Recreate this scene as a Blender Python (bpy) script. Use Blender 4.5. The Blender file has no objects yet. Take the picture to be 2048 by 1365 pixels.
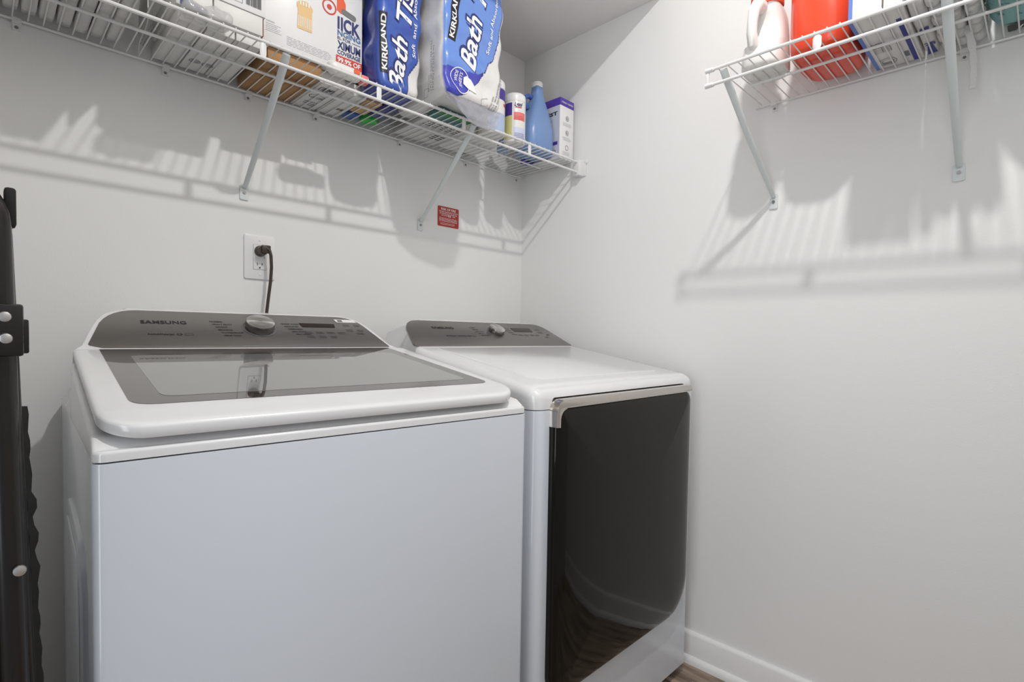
import bpy, bmesh, math, random
from mathutils import Vector, Matrix, noise
random.seed(7)
C = bpy.context.scene.collection
S = bpy.context.scene
PI = math.pi

# ---------------------------------------------------------------- camera
cam_d = bpy.data.cameras.new('camera')
cam_d.sensor_fit = 'HORIZONTAL'
cam_d.sensor_width = 36.0
cam_d.lens = 1070.79 / 2048 * 36.0
cam_d.shift_y = 21.4 / 2048
cam_d.clip_start = 0.02
cam = bpy.data.objects.new('camera', cam_d)
C.objects.link(cam)
rt = (0.7066989, -0.7073233, 0.0164453)
up = (0.0117582, 0.0349821, 0.9993188)
fw = (0.7074167, 0.7060241, -0.0330387)
cam.matrix_world = Matrix(((rt[0], up[0], -fw[0], -1.73023),
                           (rt[1], up[1], -fw[1], -1.67691),
                           (rt[2], up[2], -fw[2], 1.11464),
                           (0, 0, 0, 1)))
S.camera = cam

# ---------------------------------------------------------------- light
LAMP = Vector((-.965, -1.46, 2.785))
ld = bpy.data.lights.new('lamp_light', 'AREA')      # flush round fixture, shines downwards
ld.shape = 'DISK'
ld.size = .065
ld.energy = 14
ld.color = (1.0, .98, .95)
lo = bpy.data.objects.new('lamp_light', ld)
lo.location = LAMP
C.objects.link(lo)
# added fill light outside the left wall, lifts the right wall and the shadows
ad = bpy.data.lights.new('fill_light', 'AREA')
ad.shape = 'RECTANGLE'
ad.size, ad.size_y = .9, 1.9
ad.energy = 15
ad.color = (.97, .985, 1.0)
ao = bpy.data.objects.new('fill_light', ad)
ao.location = (-3.2, -1.80, 1.25)
ao.rotation_euler = (math.radians(90), 0, math.radians(-90))
C.objects.link(ao)
w = bpy.data.worlds.new('world')
S.world = w
w.use_nodes = True
w.node_tree.nodes['Background'].inputs[0].default_value = (.75, .85, 1, 1)
w.node_tree.nodes['Background'].inputs[1].default_value = .25
S.view_settings.view_transform = 'Standard'
S.view_settings.look = 'None'
S.view_settings.gamma = 1
S.view_settings.use_curve_mapping = False
S.view_settings.exposure = 0.52

# ---------------------------------------------------------------- materials
def srgb(r, g, b):
    f = lambda c: (c / 255 / 12.92) if c <= 10.3 else ((c / 255 + .055) / 1.055) ** 2.4
    return (f(r), f(g), f(b), 1)

def mat(name, col, rough=.5, metal=0, spec=.5, coat=0, trans=0, alpha=1, bump=None, var=None, sss=0, emit=0):
    m = bpy.data.materials.new(name)
    m.use_nodes = True
    nt = m.node_tree
    b = nt.nodes['Principled BSDF']
    b.inputs['Base Color'].default_value = col
    b.inputs['Roughness'].default_value = rough
    b.inputs['Metallic'].default_value = metal
    b.inputs['Specular IOR Level'].default_value = spec
    b.inputs['Coat Weight'].default_value = coat
    b.inputs['Coat Roughness'].default_value = .03
    b.inputs['Transmission Weight'].default_value = trans
    b.inputs['Alpha'].default_value = alpha
    if emit:
        b.inputs['Emission Color'].default_value = col
        b.inputs['Emission Strength'].default_value = emit
    tc = None
    if bump or var:
        tc = nt.nodes.new('ShaderNodeTexCoord')
    if bump:                                   # (scale, strength, distance[, stretch])
        n = nt.nodes.new('ShaderNodeTexNoise')
        n.inputs['Scale'].default_value = bump[0]
        n.inputs['Detail'].default_value = 3
        src = tc.outputs['Object']
        if len(bump) > 3:
            mp = nt.nodes.new('ShaderNodeMapping')
            mp.inputs['Scale'].default_value = bump[3]
            nt.links.new(src, mp.inputs['Vector'])
            src = mp.outputs['Vector']
        nt.links.new(src, n.inputs['Vector'])
        bp = nt.nodes.new('ShaderNodeBump')
        bp.inputs['Strength'].default_value = bump[1]
        bp.inputs['Distance'].default_value = bump[2]
        nt.links.new(n.outputs['Fac'], bp.inputs['Height'])
        nt.links.new(bp.outputs['Normal'], b.inputs['Normal'])
    if var:                                    # (scale, col2, lo, hi)
        n = nt.nodes.new('ShaderNodeTexNoise')
        n.inputs['Scale'].default_value = var[0]
        n.inputs['Detail'].default_value = 4
        nt.links.new(tc.outputs['Object'], n.inputs['Vector'])
        cr = nt.nodes.new('ShaderNodeValToRGB')
        cr.color_ramp.elements[0].position = var[2]
        cr.color_ramp.elements[1].position = var[3]
        cr.color_ramp.elements[0].color = col
        cr.color_ramp.elements[1].color = var[1]
        nt.links.new(n.outputs['Fac'], cr.inputs['Fac'])
        nt.links.new(cr.outputs['Color'], b.inputs['Base Color'])
    return m

M = {}
M['wall'] = mat('wall_paint', (.80, .80, .79, 1), .62, spec=.3, bump=(230, .10, .002))
M['ceil'] = mat('ceiling_paint', (.82, .81, .79, 1), .8, spec=.2, bump=(200, .10, .002))
M['trim'] = mat('trim_paint', (.80, .80, .80, 1), .35)
M['hall'] = mat('hall_paint', (.7, .7, .69, 1), .8)
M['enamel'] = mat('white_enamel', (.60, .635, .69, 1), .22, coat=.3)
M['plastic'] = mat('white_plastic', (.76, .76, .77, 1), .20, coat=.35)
M['gap'] = mat('dark_gap', (.03, .03, .035, 1), .7)
M['steel'] = mat('brushed_black_steel', (.25, .235, .225, 1), .32, metal=.75, bump=(60, .05, .001, (1, 60, 60)))
M['chrome'] = mat('chrome', (.62, .58, .54, 1), .16, metal=1)
M['knob'] = mat('spun_metal', (.72, .71, .69, 1), .30, metal=1)
_nt = M['knob'].node_tree
_tg = _nt.nodes.new('ShaderNodeTangent')
_tg.direction_type = 'RADIAL'
_tg.axis = 'Z'
_nt.nodes['Principled BSDF'].inputs['Anisotropic'].default_value = .85
_nt.links.new(_tg.outputs[0], _nt.nodes['Principled BSDF'].inputs['Tangent'])
M['knobside'] = mat('knob_side_metal', (.30, .28, .27, 1), .18, metal=1)
M['tint'] = mat('tinted_lid_glass', (.045, .038, .033, 1), .03, coat=.6)
M['tint2'] = mat('clear_lid_glass', (.20, .20, .195, 1), .03, coat=.6)
M['blackglass'] = mat('black_door_glass', (.006, .005, .004, 1), .05, spec=.26)
M['doorside'] = mat('door_edge_brown', (.10, .085, .075, 1), .3, metal=.5)
M['liner'] = mat('door_liner_grey', (.55, .56, .62, 1), .35)
M['display'] = mat('dark_display', (.02, .008, .006, 1), .15)
M['ink'] = mat('black_ink', (.018, .018, .02, 1), .5)
M['inkgrey'] = mat('grey_ink', (.16, .16, .17, 1), .5)
M['inklight'] = mat('light_grey_ink', (.40, .40, .42, 1), .5)
M['inkred'] = mat('red_ink', srgb(205, 60, 48), .5)
M['inkblue'] = mat('navy_ink', srgb(38, 46, 110), .5)
M['inkmid'] = mat('mid_blue_ink', srgb(66, 110, 160), .5)
M['inkwhite'] = mat('white_ink', (.85, .85, .85, 1), .4)
M['inkpurple'] = mat('purple_ink', srgb(72, 52, 150), .5)
M['wire'] = mat('white_vinyl_wire', (.74, .74, .73, 1), .30, coat=.3)
M['bracket'] = mat('pale_bracket_paint', (.66, .70, .71, 1), .35)
M['screw'] = mat('screw_zinc', (.30, .29, .28, 1), .35, metal=1)
M['plate'] = mat('outlet_plastic', (.82, .82, .82, 1), .3)
M['brownplug'] = mat('brown_rubber', (.045, .030, .022, 1), .35)
M['redlabel'] = mat('red_label', srgb(178, 44, 32), .45)
M['blackmetal'] = mat('black_painted_tube', (.010, .008, .007, 1), .25)
M['blackcloth'] = mat('black_cloth', (.008, .008, .008, 1), .8)
M['rivet'] = mat('rivet_steel', (.62, .60, .58, 1), .3, metal=.9)
M['card'] = mat('brown_cardboard', srgb(176, 136, 92), .8, bump=(160, .1, .001), var=(9, srgb(160, 120, 78), .35, .7))
M['tan'] = mat('tan_cardboard', srgb(196, 164, 128), .8, bump=(160, .1, .001))
M['whitecard'] = mat('white_carton', (.72, .71, .69, 1), .5, bump=(60, .05, .001))
M['glosswhite'] = mat('glossy_white_card', (.80, .80, .80, 1), .25, coat=.3)
M['paper'] = mat('white_paper', (.72, .71, .69, 1), .7)
M['pouch'] = mat('white_pouch_film', (.64, .63, .61, 1), .4, bump=(25, .3, .004))
M['film'] = mat('crinkled_clear_film', (.70, .70, .70, 1), .12, coat=.4, alpha=.55, bump=(40, .7, .006))
M['clear'] = mat('smoky_clear_film', (.45, .46, .52, 1), .08, coat=.6, alpha=.45, bump=(30, .9, .008))
M['amber'] = mat('amber_film', srgb(165, 80, 40), .3, var=(35, srgb(70, 28, 14), .4, .65))
M['navy'] = mat('navy_film', srgb(38, 42, 120), .25, coat=.3, bump=(30, .5, .005))
M['tissuewhite'] = mat('wrapped_tissue', (.76, .75, .735, 1), .35, coat=.15, bump=(22, .25, .006))
M['blueplastic'] = mat('pale_blue_plastic', srgb(118, 148, 196), .32)
M['blueclear'] = mat('pale_clear_plastic', srgb(175, 195, 225), .2)
M['bluedeep'] = mat('blue_bottle_plastic', srgb(62, 96, 168), .3)
M['green'] = mat('green_plastic', srgb(60, 190, 80), .3)
M['teal'] = mat('teal_film', srgb(52, 112, 112), .4)
M['greenfilm'] = mat('green_film', srgb(30, 130, 50), .4)
M['purple'] = mat('purple_card', srgb(80, 58, 158), .45)
M['nestside'] = mat('pale_grey_card', srgb(200, 200, 212), .5)
M['yellow'] = mat('pale_yellow_label', srgb(214, 208, 140), .5)
M['pink'] = mat('pink_label', srgb(232, 120, 118), .5)
M['orange'] = mat('orange_plastic', srgb(232, 96, 58), .35)
M['redjug'] = mat('orange_red_plastic', srgb(228, 72, 40), .30, coat=.2)
M['cream'] = mat('cream_plastic', (.80, .785, .76, 1), .3, coat=.2)
M['lavender'] = mat('lavender_card', srgb(206, 210, 236), .45)
M['bluecard'] = mat('blue_stripe_card', srgb(92, 122, 196), .45)
M['deepblue'] = mat('deep_blue_card', srgb(36, 32, 130), .45)
M['cotton'] = mat('white_cotton', (.66, .65, .635, 1), .9, bump=(300, .5, .003))
M['turq'] = mat('turquoise_print', srgb(128, 178, 176), .5, var=(55, srgb(70, 120, 125), .58, .62))
M['label'] = mat('black_label', (.012, .012, .014, 1), .4)
M['straw'] = mat('straw_print', srgb(226, 190, 132), .5)
M['shine'] = mat('white_lamp_glass', (1, 1, 1, 1), .4)

def wood():
    m = bpy.data.materials.new('grey_brown_planks')
    m.use_nodes = True
    nt = m.node_tree
    b = nt.nodes['Principled BSDF']
    b.inputs['Roughness'].default_value = .45
    tc = nt.nodes.new('ShaderNodeTexCoord')
    mp = nt.nodes.new('ShaderNodeMapping')
    mp.inputs['Scale'].default_value = (14, 1.6, 1)
    n = nt.nodes.new('ShaderNodeTexNoise')
    n.inputs['Scale'].default_value = 2.5
    n.inputs['Detail'].default_value = 6
    cr = nt.nodes.new('ShaderNodeValToRGB')
    cr.color_ramp.elements[0].color = srgb(104, 86, 72)
    cr.color_ramp.elements[1].color = srgb(186, 166, 146)
    cr.color_ramp.elements[0].position = .32
    cr.color_ramp.elements[1].position = .68
    br = nt.nodes.new('ShaderNodeTexBrick')
    br.inputs['Scale'].default_value = 1
    br.inputs['Brick Width'].default_value = 1.1
    br.inputs['Row Height'].default_value = .16
    br.inputs['Mortar Size'].default_value = .0015
    br.inputs['Color1'].default_value = (.85, .85, .85, 1)
    br.inputs['Color2'].default_value = (1.15, 1.12, 1.1, 1)
    br.inputs['Mortar'].default_value = (.15, .12, .1, 1)
    m2 = nt.nodes.new('ShaderNodeMapping')
    m2.inputs['Rotation'].default_value = (0, 0, PI / 2)
    mx = nt.nodes.new('ShaderNodeMixRGB')
    mx.blend_type = 'MULTIPLY'
    mx.inputs['Fac'].default_value = 1
    L = nt.links.new
    L(tc.outputs['Object'], mp.inputs['Vector'])
    L(tc.outputs['Object'], m2.inputs['Vector'])
    L(mp.outputs['Vector'], n.inputs['Vector'])
    L(n.outputs['Fac'], cr.inputs['Fac'])
    L(m2.outputs['Vector'], br.inputs['Vector'])
    L(cr.outputs['Color'], mx.inputs[1])
    L(br.outputs['Color'], mx.inputs[2])
    L(mx.outputs['Color'], b.inputs['Base Color'])
    return m
M['floor'] = wood()

def attr_mat(name, rough=.3, coat=.3, bump=(24, .35, .006)):
    m = mat(name, (1, 1, 1, 1), rough, coat=coat, bump=bump)
    nt = m.node_tree
    a = nt.nodes.new('ShaderNodeVertexColor')
    a.layer_name = 'print'
    nt.links.new(a.outputs['Color'], nt.nodes['Principled BSDF'].inputs['Base Color'])
    return m
M['packprint'] = attr_mat('printed_tissue_wrap')

# ---------------------------------------------------------------- helpers
ORG = {}

def mk(name, verts, faces, m, parent=None, smooth=True, angle=35):
    off = ORG.get(parent.name, Vector((0, 0, 0))) if parent else Vector((0, 0, 0))
    me = bpy.data.meshes.new(name)
    me.from_pydata([Vector(v) - off for v in verts], [], faces)
    me.validate()
    bm = bmesh.new()
    bm.from_mesh(me)
    bmesh.ops.recalc_face_normals(bm, faces=bm.faces)
    bm.to_mesh(me)
    bm.free()
    ms = m if isinstance(m, (list, tuple)) else [m]
    for x in ms:
        me.materials.append(x)
    if smooth:
        for p in me.polygons:
            p.use_smooth = True
        me.set_sharp_from_angle(angle=math.radians(angle))
    o = bpy.data.objects.new(name, me)
    C.objects.link(o)
    if parent:
        o.parent = parent
        ORG[o.name] = off
    return o

def from_bm(name, bm, m, parent=None, smooth=True, angle=35):
    vs = [v.co.copy() for v in bm.verts]
    bm.verts.index_update()
    fs = [[v.index for v in f.verts] for f in bm.faces]
    bm.free()
    return mk(name, vs, fs, m, parent, smooth, angle)

def thing(name, label, cat, loc=(0, 0, 0), group=None, rotz=0, local=False):
    o = bpy.data.objects.new(name, None)
    o.empty_display_size = .05
    C.objects.link(o)
    o.location = loc
    o.rotation_euler = (0, 0, rotz)
    o['label'] = label
    o['category'] = cat
    if group:
        o['group'] = group
    ORG[o.name] = Vector((0, 0, 0)) if local else Vector(loc)
    return o

def tag(o, label, cat, group=None):
    o['label'] = label
    o['category'] = cat
    if group:
        o['group'] = group
    return o

def struct(o):
    o['kind'] = 'structure'
    return o

def box_geo(x0, x1, y0, y1, z0, z1):
    v = [(x, y, z) for x in (x0, x1) for y in (y0, y1) for z in (z0, z1)]
    f = [(0, 1, 3, 2), (4, 6, 7, 5), (0, 4, 5, 1), (2, 3, 7, 6), (0, 2, 6, 4), (1, 5, 7, 3)]
    return v, f

def box(name, x0, x1, y0, y1, z0, z1, m, parent=None, bev=0, seg=2, rot=0, tilt=None):
    bm = bmesh.new()
    v, f = box_geo(x0, x1, y0, y1, z0, z1)
    vs = [bm.verts.new(p) for p in v]
    for q in f:
        bm.faces.new([vs[i] for i in q])
    bmesh.ops.recalc_face_normals(bm, faces=bm.faces)
    if bev:
        bmesh.ops.bevel(bm, geom=list(bm.edges), offset=bev, segments=seg, affect='EDGES', profile=.5)
    c = Vector(((x0 + x1) / 2, (y0 + y1) / 2, z0))
    if rot:
        bmesh.ops.rotate(bm, verts=bm.verts, cent=c, matrix=Matrix.Rotation(rot, 3, 'Z'))
    if tilt:
        bmesh.ops.rotate(bm, verts=bm.verts, cent=c, matrix=Matrix.Rotation(tilt[1], 3, tilt[0]))
    return from_bm(name, bm, m, parent)

def join_geo(parts):
    V, F = [], []
    for v, f in parts:
        n = len(V)
        V += list(v)
        F += [tuple(i + n for i in q) for q in f]
    return V, F

def rrect(x0, x1, y0, y1, r, n=8):
    """rounded rectangle outline, r = one radius or (bl, br, tr, tl)"""
    if not isinstance(r, (list, tuple)):
        r = (r,) * 4
    pts = []
    for (cx, cy, rr, a0) in ((x0 + r[0], y0 + r[0], r[0], PI), (x1 - r[1], y0 + r[1], r[1], 1.5 * PI),
                             (x1 - r[2], y1 - r[2], r[2], 0), (x0 + r[3], y1 - r[3], r[3], .5 * PI)):
        if rr < 1e-6:
            pts.append((cx, cy))
            continue
        for k in range(n + 1):
            a = a0 + k / n * PI / 2
            pts.append((cx + rr * math.cos(a), cy + rr * math.sin(a)))
    return pts

def prism_geo(outline, fn, a, b, bev=0):
    """extrude outline; fn(u, v, w) -> xyz; w goes from a to b; a small bevel at the b side"""
    n = len(outline)
    rings = [(0, a)]
    if bev:
        rings += [(0, b - bev if b > a else b + bev), (bev * .3, b - bev * .3 if b > a else b + bev * .3), (bev, b)]
    else:
        rings += [(0, b)]
    cx = sum(p[0] for p in outline) / n
    cy = sum(p[1] for p in outline) / n
    V, F = [], []
    for d, wv in rings:
        for i, p in enumerate(outline):
            if d:
                q0, q1 = outline[i - 1], outline[(i + 1) % n]
                t = Vector((q1[0] - q0[0], q1[1] - q0[1]))
                if t.length < 1e-9:
                    t = Vector((1, 0))
                t.normalize()
                nx, ny = -t.y, t.x
                if nx * (cx - p[0]) + ny * (cy - p[1]) < 0:
                    nx, ny = -nx, -ny
                V.append(fn(p[0] + nx * d, p[1] + ny * d, wv))
            else:
                V.append(fn(p[0], p[1], wv))
    for k in range(len(rings) - 1):
        for i in range(n):
            j = (i + 1) % n
            F.append((k * n + i, k * n + j, (k + 1) * n + j, (k + 1) * n + i))
    F.append(tuple(range(n)))
    F.append(tuple((len(rings) - 1) * n + i for i in range(n)))
    return V, F

def prism(name, outline, fn, a, b, m, parent=None, bev=0):
    V, F = prism_geo(outline, fn, a, b, bev)
    return mk(name, V, F, m, parent)

def tube_geo(pts, r, n=8, cap=True, flat=1.0):
    pts = [Vector(p) for p in pts]
    rs = r if isinstance(r, (list, tuple)) else [r] * len(pts)
    V, F = [], []
    t0 = (pts[1] - pts[0]).normalized()
    ref = Vector((0, 0, 1)) if abs(t0.z) < .9 else Vector((1, 0, 0))
    nrm = t0.cross(ref).normalized()
    for i, p in enumerate(pts):
        if i == 0:
            t = t0
        elif i == len(pts) - 1:
            t = (pts[i] - pts[i - 1]).normalized()
        else:
            t = ((pts[i + 1] - pts[i]).normalized() + (pts[i] - pts[i - 1]).normalized()).normalized()
        nrm = (nrm - t * nrm.dot(t)).normalized()
        bn = t.cross(nrm)
        for k in range(n):
            a = 2 * PI * k / n
            V.append(p + nrm * (rs[i] * math.cos(a)) + bn * (rs[i] * flat * math.sin(a)))
    for i in range(len(pts) - 1):
        for k in range(n):
            j = (k + 1) % n
            F.append((i * n + k, i * n + j, (i + 1) * n + j, (i + 1) * n + k))
    if cap:
        F.append(tuple(range(n)))
        F.append(tuple((len(pts) - 1) * n + k for k in range(n)))
    return V, F

def tube(name, pts, r, m, parent=None, n=10, flat=1.0):
    V, F = tube_geo(pts, r, n, True, flat)
    return mk(name, V, F, m, parent)

def lathe_geo(prof, c, n=32, axis='z', sx=1, sy=1):
    V, F = [], []
    for (r, h) in prof:
        for k in range(n):
            a = 2 * PI * k / n
            x, y = r * math.cos(a) * sx, r * math.sin(a) * sy
            V.append((c[0] + x, c[1] + y, c[2] + h) if axis == 'z' else
                     ((c[0] + x, c[1] + h, c[2] + y) if axis == 'y' else (c[0] + h, c[1] + x, c[2] + y)))
    for i in range(len(prof) - 1):
        for k in range(n):
            j = (k + 1) % n
            F.append((i * n + k, i * n + j, (i + 1) * n + j, (i + 1) * n + k))
    F.append(tuple(range(n)))
    F.append(tuple((len(prof) - 1) * n + k for k in range(n)))
    return V, F

def lathe(name, prof, c, m, parent=None, n=32, axis='z', sx=1, sy=1):
    V, F = lathe_geo(prof, c, n, axis, sx, sy)
    return mk(name, V, F, m, parent)

def text_geo(s, bold=0.0, shear=0.0, spacing=1.0):
    cu = bpy.data.curves.new('t', 'FONT')
    cu.body = s
    cu.size = 1
    cu.shear = shear
    cu.offset = bold
    cu.space_character = spacing
    cu.resolution_u = 3
    o = bpy.data.objects.new('t', cu)
    C.objects.link(o)
    dg = bpy.context.evaluated_depsgraph_get()
    me = o.evaluated_get(dg).to_mesh()
    V = [v.co.copy() for v in me.vertices]
    F = [tuple(p.vertices) for p in me.polygons]
    o.evaluated_get(dg).to_mesh_clear()
    bpy.data.objects.remove(o)
    bpy.data.curves.remove(cu)
    return V, F

class Letters:
    """collects several strings, bars and patches that lie on one face into ONE mesh"""
    def __init__(self):
        self.parts = []

    def text(self, s, o, R, U, h=None, w=None, bold=.0, shear=0, fn=None, spacing=1.0, center=False):
        V, F = text_geo(s, bold, shear, spacing)
        x0 = min(v.x for v in V); x1 = max(v.x for v in V)
        sy = h / .7 if h else None
        sx = w / (x1 - x0) if w else sy
        if sy is None:
            sy = sx
        o, R, U = Vector(o), Vector(R).normalized(), Vector(U).normalized()
        N = R.cross(U)
        off = -(x1 + x0) / 2 if center else -x0
        P = [o + R * ((v.x + off) * sx) + U * (v.y * sy) + N * .0006 for v in V]
        if fn:
            P = [fn(p) for p in P]
        self.parts.append((P, F))

    def quad(self, o, R, U, w, h, fn=None, nx=1, ny=1, lift=.0005):
        o, R, U = Vector(o), Vector(R).normalized(), Vector(U).normalized()
        N = R.cross(U)
        P, F = [], []
        for j in range(ny + 1):
            for i in range(nx + 1):
                P.append(o + R * (w * i / nx) + U * (h * j / ny) + N * lift)
        for j in range(ny):
            for i in range(nx):
                a = j * (nx + 1) + i
                F.append((a, a + 1, a + nx + 2, a + nx + 1))
        if fn:
            P = [fn(p) for p in P]
        self.parts.append((P, F))

    def poly(self, o, R, U, pts, lift=.0005, fn=None):
        o, R, U = Vector(o), Vector(R).normalized(), Vector(U).normalized()
        N = R.cross(U)
        P = [o + R * p[0] + U * p[1] + N * lift for p in pts]
        if fn:
            P = [fn(p) for p in P]
        self.parts.append((P, [tuple(range(len(P)))]))

    def ring(self, o, R, U, r0, r1, sx=1, fn=None, n=32, lift=.0006, sq=None):
        o, R, U = Vector(o), Vector(R).normalized(), Vector(U).normalized()
        N = R.cross(U)
        P, F = [], []
        for k in range(n):
            a = 2 * PI * k / n
            for r in (r0, r1):
                P.append(o + R * (r * math.cos(a) * sx) + U * (r * math.sin(a)) + N * lift)
        for k in range(n):
            j = (k + 1) % n
            F.append((2 * k, 2 * k + 1, 2 * j + 1, 2 * j))
        if fn:
            P = [fn(p) for p in P]
        self.parts.append((P, F))

    def frame(self, o, R, U, w, h, t, fn=None):
        self.quad(o, R, U, w, t, fn)
        oo, RR, UU = Vector(o), Vector(R).normalized(), Vector(U).normalized()
        self.quad(oo + UU * (h - t), R, U, w, t, fn)
        self.quad(o, R, U, t, h, fn)
        self.quad(oo + RR * (w - t), R, U, t, h, fn)

    def lines(self, o, R, U, w, n, pitch, t, rag=.25, fn=None):
        """unreadable fine print: broken thin strokes"""
        oo, RR, UU = Vector(o), Vector(R).normalized(), Vector(U).normalized()
        for i in range(n):
            x = 0
            end = w * (1 - rag * random.random())
            while x < end:
                l = w * random.uniform(.05, .16)
                l = min(l, end - x)
                self.quad(oo + RR * x - UU * (i * pitch), R, U, l, t, fn)
                x += l + w * .02

    def bars(self, o, R, U, w, h, n=18):
        oo, RR = Vector(o), Vector(R).normalized()
        rs = random.Random(3)
        x = 0
        for i in range(n):
            b = w / n * rs.uniform(.25, .75)
            self.quad(oo + RR * x, R, U, b, h)
            x += w / n

    def build(self, name, m, parent):
        V, F = join_geo(self.parts)
        off = ORG.get(parent.name, Vector((0, 0, 0))) if parent else Vector((0, 0, 0))
        me = bpy.data.meshes.new(name)
        me.from_pydata([Vector(v) - off for v in V], [], F)
        me.materials.append(m)
        o = bpy.data.objects.new(name, me)
        C.objects.link(o)
        o.parent = parent
        ORG[o.name] = off
        return o

X, Y, Z = Vector((1, 0, 0)), Vector((0, 1, 0)), Vector((0, 0, 1))

# ---------------------------------------------------------------- room
XL, YF, HC, HS = -1.95, -1.90, 2.83, 2.319      # left wall, front wall, ceiling, bulkhead underside
XH = -3.4                                        # floor edge beyond the added doorway
struct(box('floor', XH - .1, .1, YF - .1, .1, -.05, 0, M['floor']))
struct(box('wall_back', XL, .1, 0, .1, 0, HC, M['wall']))
struct(box('wall_right', 0, .1, YF, 0, 0, HC, M['wall']))
struct(box('wall_front', XL - .1, .1, YF - .1, YF, 0, HC, M['wall']))
dy0, dy1, dz = -1.86, -1.00, 2.25                # unseen opening added in the left wall to let the fill light in
V, F = join_geo([box_geo(XL - .1, XL, dy1, .1, 0, HC), box_geo(XL - .1, XL, YF, dy0, 0, HC),
                 box_geo(XL - .1, XL, dy0, dy1, dz, HC)])
struct(mk('wall_left', V, F, M['wall'], smooth=False))
V, F = join_geo([box_geo(XL - .1, .1, YF - .1, .1, HC, HC + .05), box_geo(XL, 0, -.675, 0, HS, HC)])
struct(mk('ceiling', V, F, M['ceil'], smooth=False))
V, F = join_geo([box_geo(XL, XL + .018, dy1, dy1 + .07, 0, dz + .07), box_geo(XL, XL + .018, dy0, dy1, dz, dz + .07)])
struct(mk('added_door_1', V, F, M['trim'], smooth=False))  # casing of the added opening, out of view

# baseboard with a rounded top edge, and the quarter-round shoe strip below it
def moulding(name, prof, y0, y1, m):
    V, F = [], []
    n = len(prof)
    for y in (y0, y1):
        V += [(p[0], y, p[1]) for p in prof]
    for i in range(n):
        j = (i + 1) % n
        F.append((i, j, n + j, n + i))
    F += [tuple(range(n)), tuple(range(n, 2 * n))]
    return struct(mk(name, V, F, m, angle=50))
moulding('baseboard_right', [(0, 0), (-.014, 0), (-.014, .094), (-.011, .1005), (-.005, .104), (0, .104)], YF, 0, M['trim'])
moulding('trim_1', [(-.014, 0), (-.028, 0), (-.0275, .012), (-.024, .020), (-.018, .024), (-.014, .025)], YF, 0, M['trim'])
V, F = box_geo(XL, -.03, -.014, 0, 0, .104)
struct(mk('baseboard_back', V, F, M['trim'], smooth=False))

# ceiling lamp (above the frame, throws the shelf shadows)
lt = thing('ceiling_lamp', 'small round white ceiling lamp above the two machines', 'lamp', (LAMP.x, LAMP.y, HC))
lathe('canopy', [(.07, 0), (.07, -.006), (.055, -.012), (.02, -.014), (.012, -.014)], (LAMP.x, LAMP.y, HC), M['plate'], lt)

# ---------------------------------------------------------------- appliances
TA = math.atan2(.082, .49)

def T(y):
    """height of the top surface against depth: sloping lid, then the console, then the rounded back"""
    if y < .49:
        return .989 + .1673 * y
    if y < .63:
        return 1.071 + .607 * (y - .49)
    if y < .69:
        t = (y - .63) / .06
        return 1.156 + .008 * math.sin(t * PI) * .8 - .006 * t
    return 1.150 - .35 * (y - .69) ** 1.2

def inset(y, side):
    """how far the console narrows towards its rounded top corners"""
    k = [(.44, 0), (.49, .006), (.505, .020), (.545, .032), (.58, .044), (.60, .054), (.612, .064), (.622, .080), (.630, .102), (.70, .104), (1, .104)]
    v = 0
    for (a, va), (b, vb) in zip(k, k[1:]):
        if a <= y <= b:
            v = va + (vb - va) * (y - a) / (b - a)
    return v

def inset_washer(y, side):
    return inset(y, side) + (.034 if side else 0) * max(0, min(1, (y - .40) / .10))

def hood(name, w, d, r, zb, top, edge, m, parent, x0=0, y0=0, ins=inset, ymax=None, er=.02):
    """body top with rounded plan corners, rounded top edge; top(y) gives the height"""
    L = []
    nc = 7
    for k in range(nc + 1):
        a = k / nc * PI / 2
        L.append((r - r * math.sin(a), r - r * math.cos(a), Vector((-math.sin(a), -math.cos(a)))))
    ys = [r + (d - r - .01) * k / 46 for k in range(1, 47)]
    for extra in (.4895, .4905, .606, .612, .617, .622, .626, .6295, .6305):
        if extra < d - .02 and r < extra:
            ys.append(extra)
    ys = sorted(set(round(y, 5) for y in ys))
    for y in ys:
        L.append((0, y, Vector((-1, 0))))
    L.append((0, d, Vector((-1, 0))))
    rings = [(0, zb, None)]
    ne = 5
    for k in range(ne + 1):
        a = k / ne * PI / 2
        rings.append((er * (1 - math.cos(a)), None, er * (1 - math.sin(a))))
    V, F = [], []
    n = len(L)
    for (off, zabs, dz_) in rings:
        for s in (0, 1):
            for (x, y, nr) in L:
                yy = y - nr.y * off
                ii = 0 if zabs is not None else ins(y, s)
                xx = x - nr.x * off + ii
                zt = (top(y) - dz_) if zabs is None else zabs
                V.append((x0 + (xx if s == 0 else w - xx), y0 + yy, zt))
    R_ = len(rings)
    idx = lambda k, s, i: k * 2 * n + s * n + i
    for k in range(R_ - 1):
        for s in (0, 1):
            for i in range(n - 1):
                F.append((idx(k, s, i), idx(k, s, i + 1), idx(k + 1, s, i + 1), idx(k + 1, s, i)))
        F.append((idx(k, 0, 0), idx(k, 1, 0), idx(k + 1, 1, 0), idx(k + 1, 0, 0)))
        F.append((idx(k, 0, n - 1), idx(k, 1, n - 1), idx(k + 1, 1, n - 1), idx(k + 1, 0, n - 1)))
    for i in range(n - 1):
        F.append((idx(R_ - 1, 0, i), idx(R_ - 1, 0, i + 1), idx(R_ - 1, 1, i + 1), idx(R_ - 1, 1, i)))
    for i in range(n - 1):
        F.append((idx(0, 0, i), idx(0, 0, i + 1), idx(0, 1, i + 1), idx(0, 1, i)))
    return mk(name, V, F, m, parent, angle=40)

# console plane helpers (local): s runs up the slope
CD = Vector((0, .14, .085)).normalized()
CN = Vector((0, -.085, .14)).normalized()
def cpt(x, s, h=0):
    return Vector((x, .49, 1.071)) + CD * s + CN * h
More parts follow.
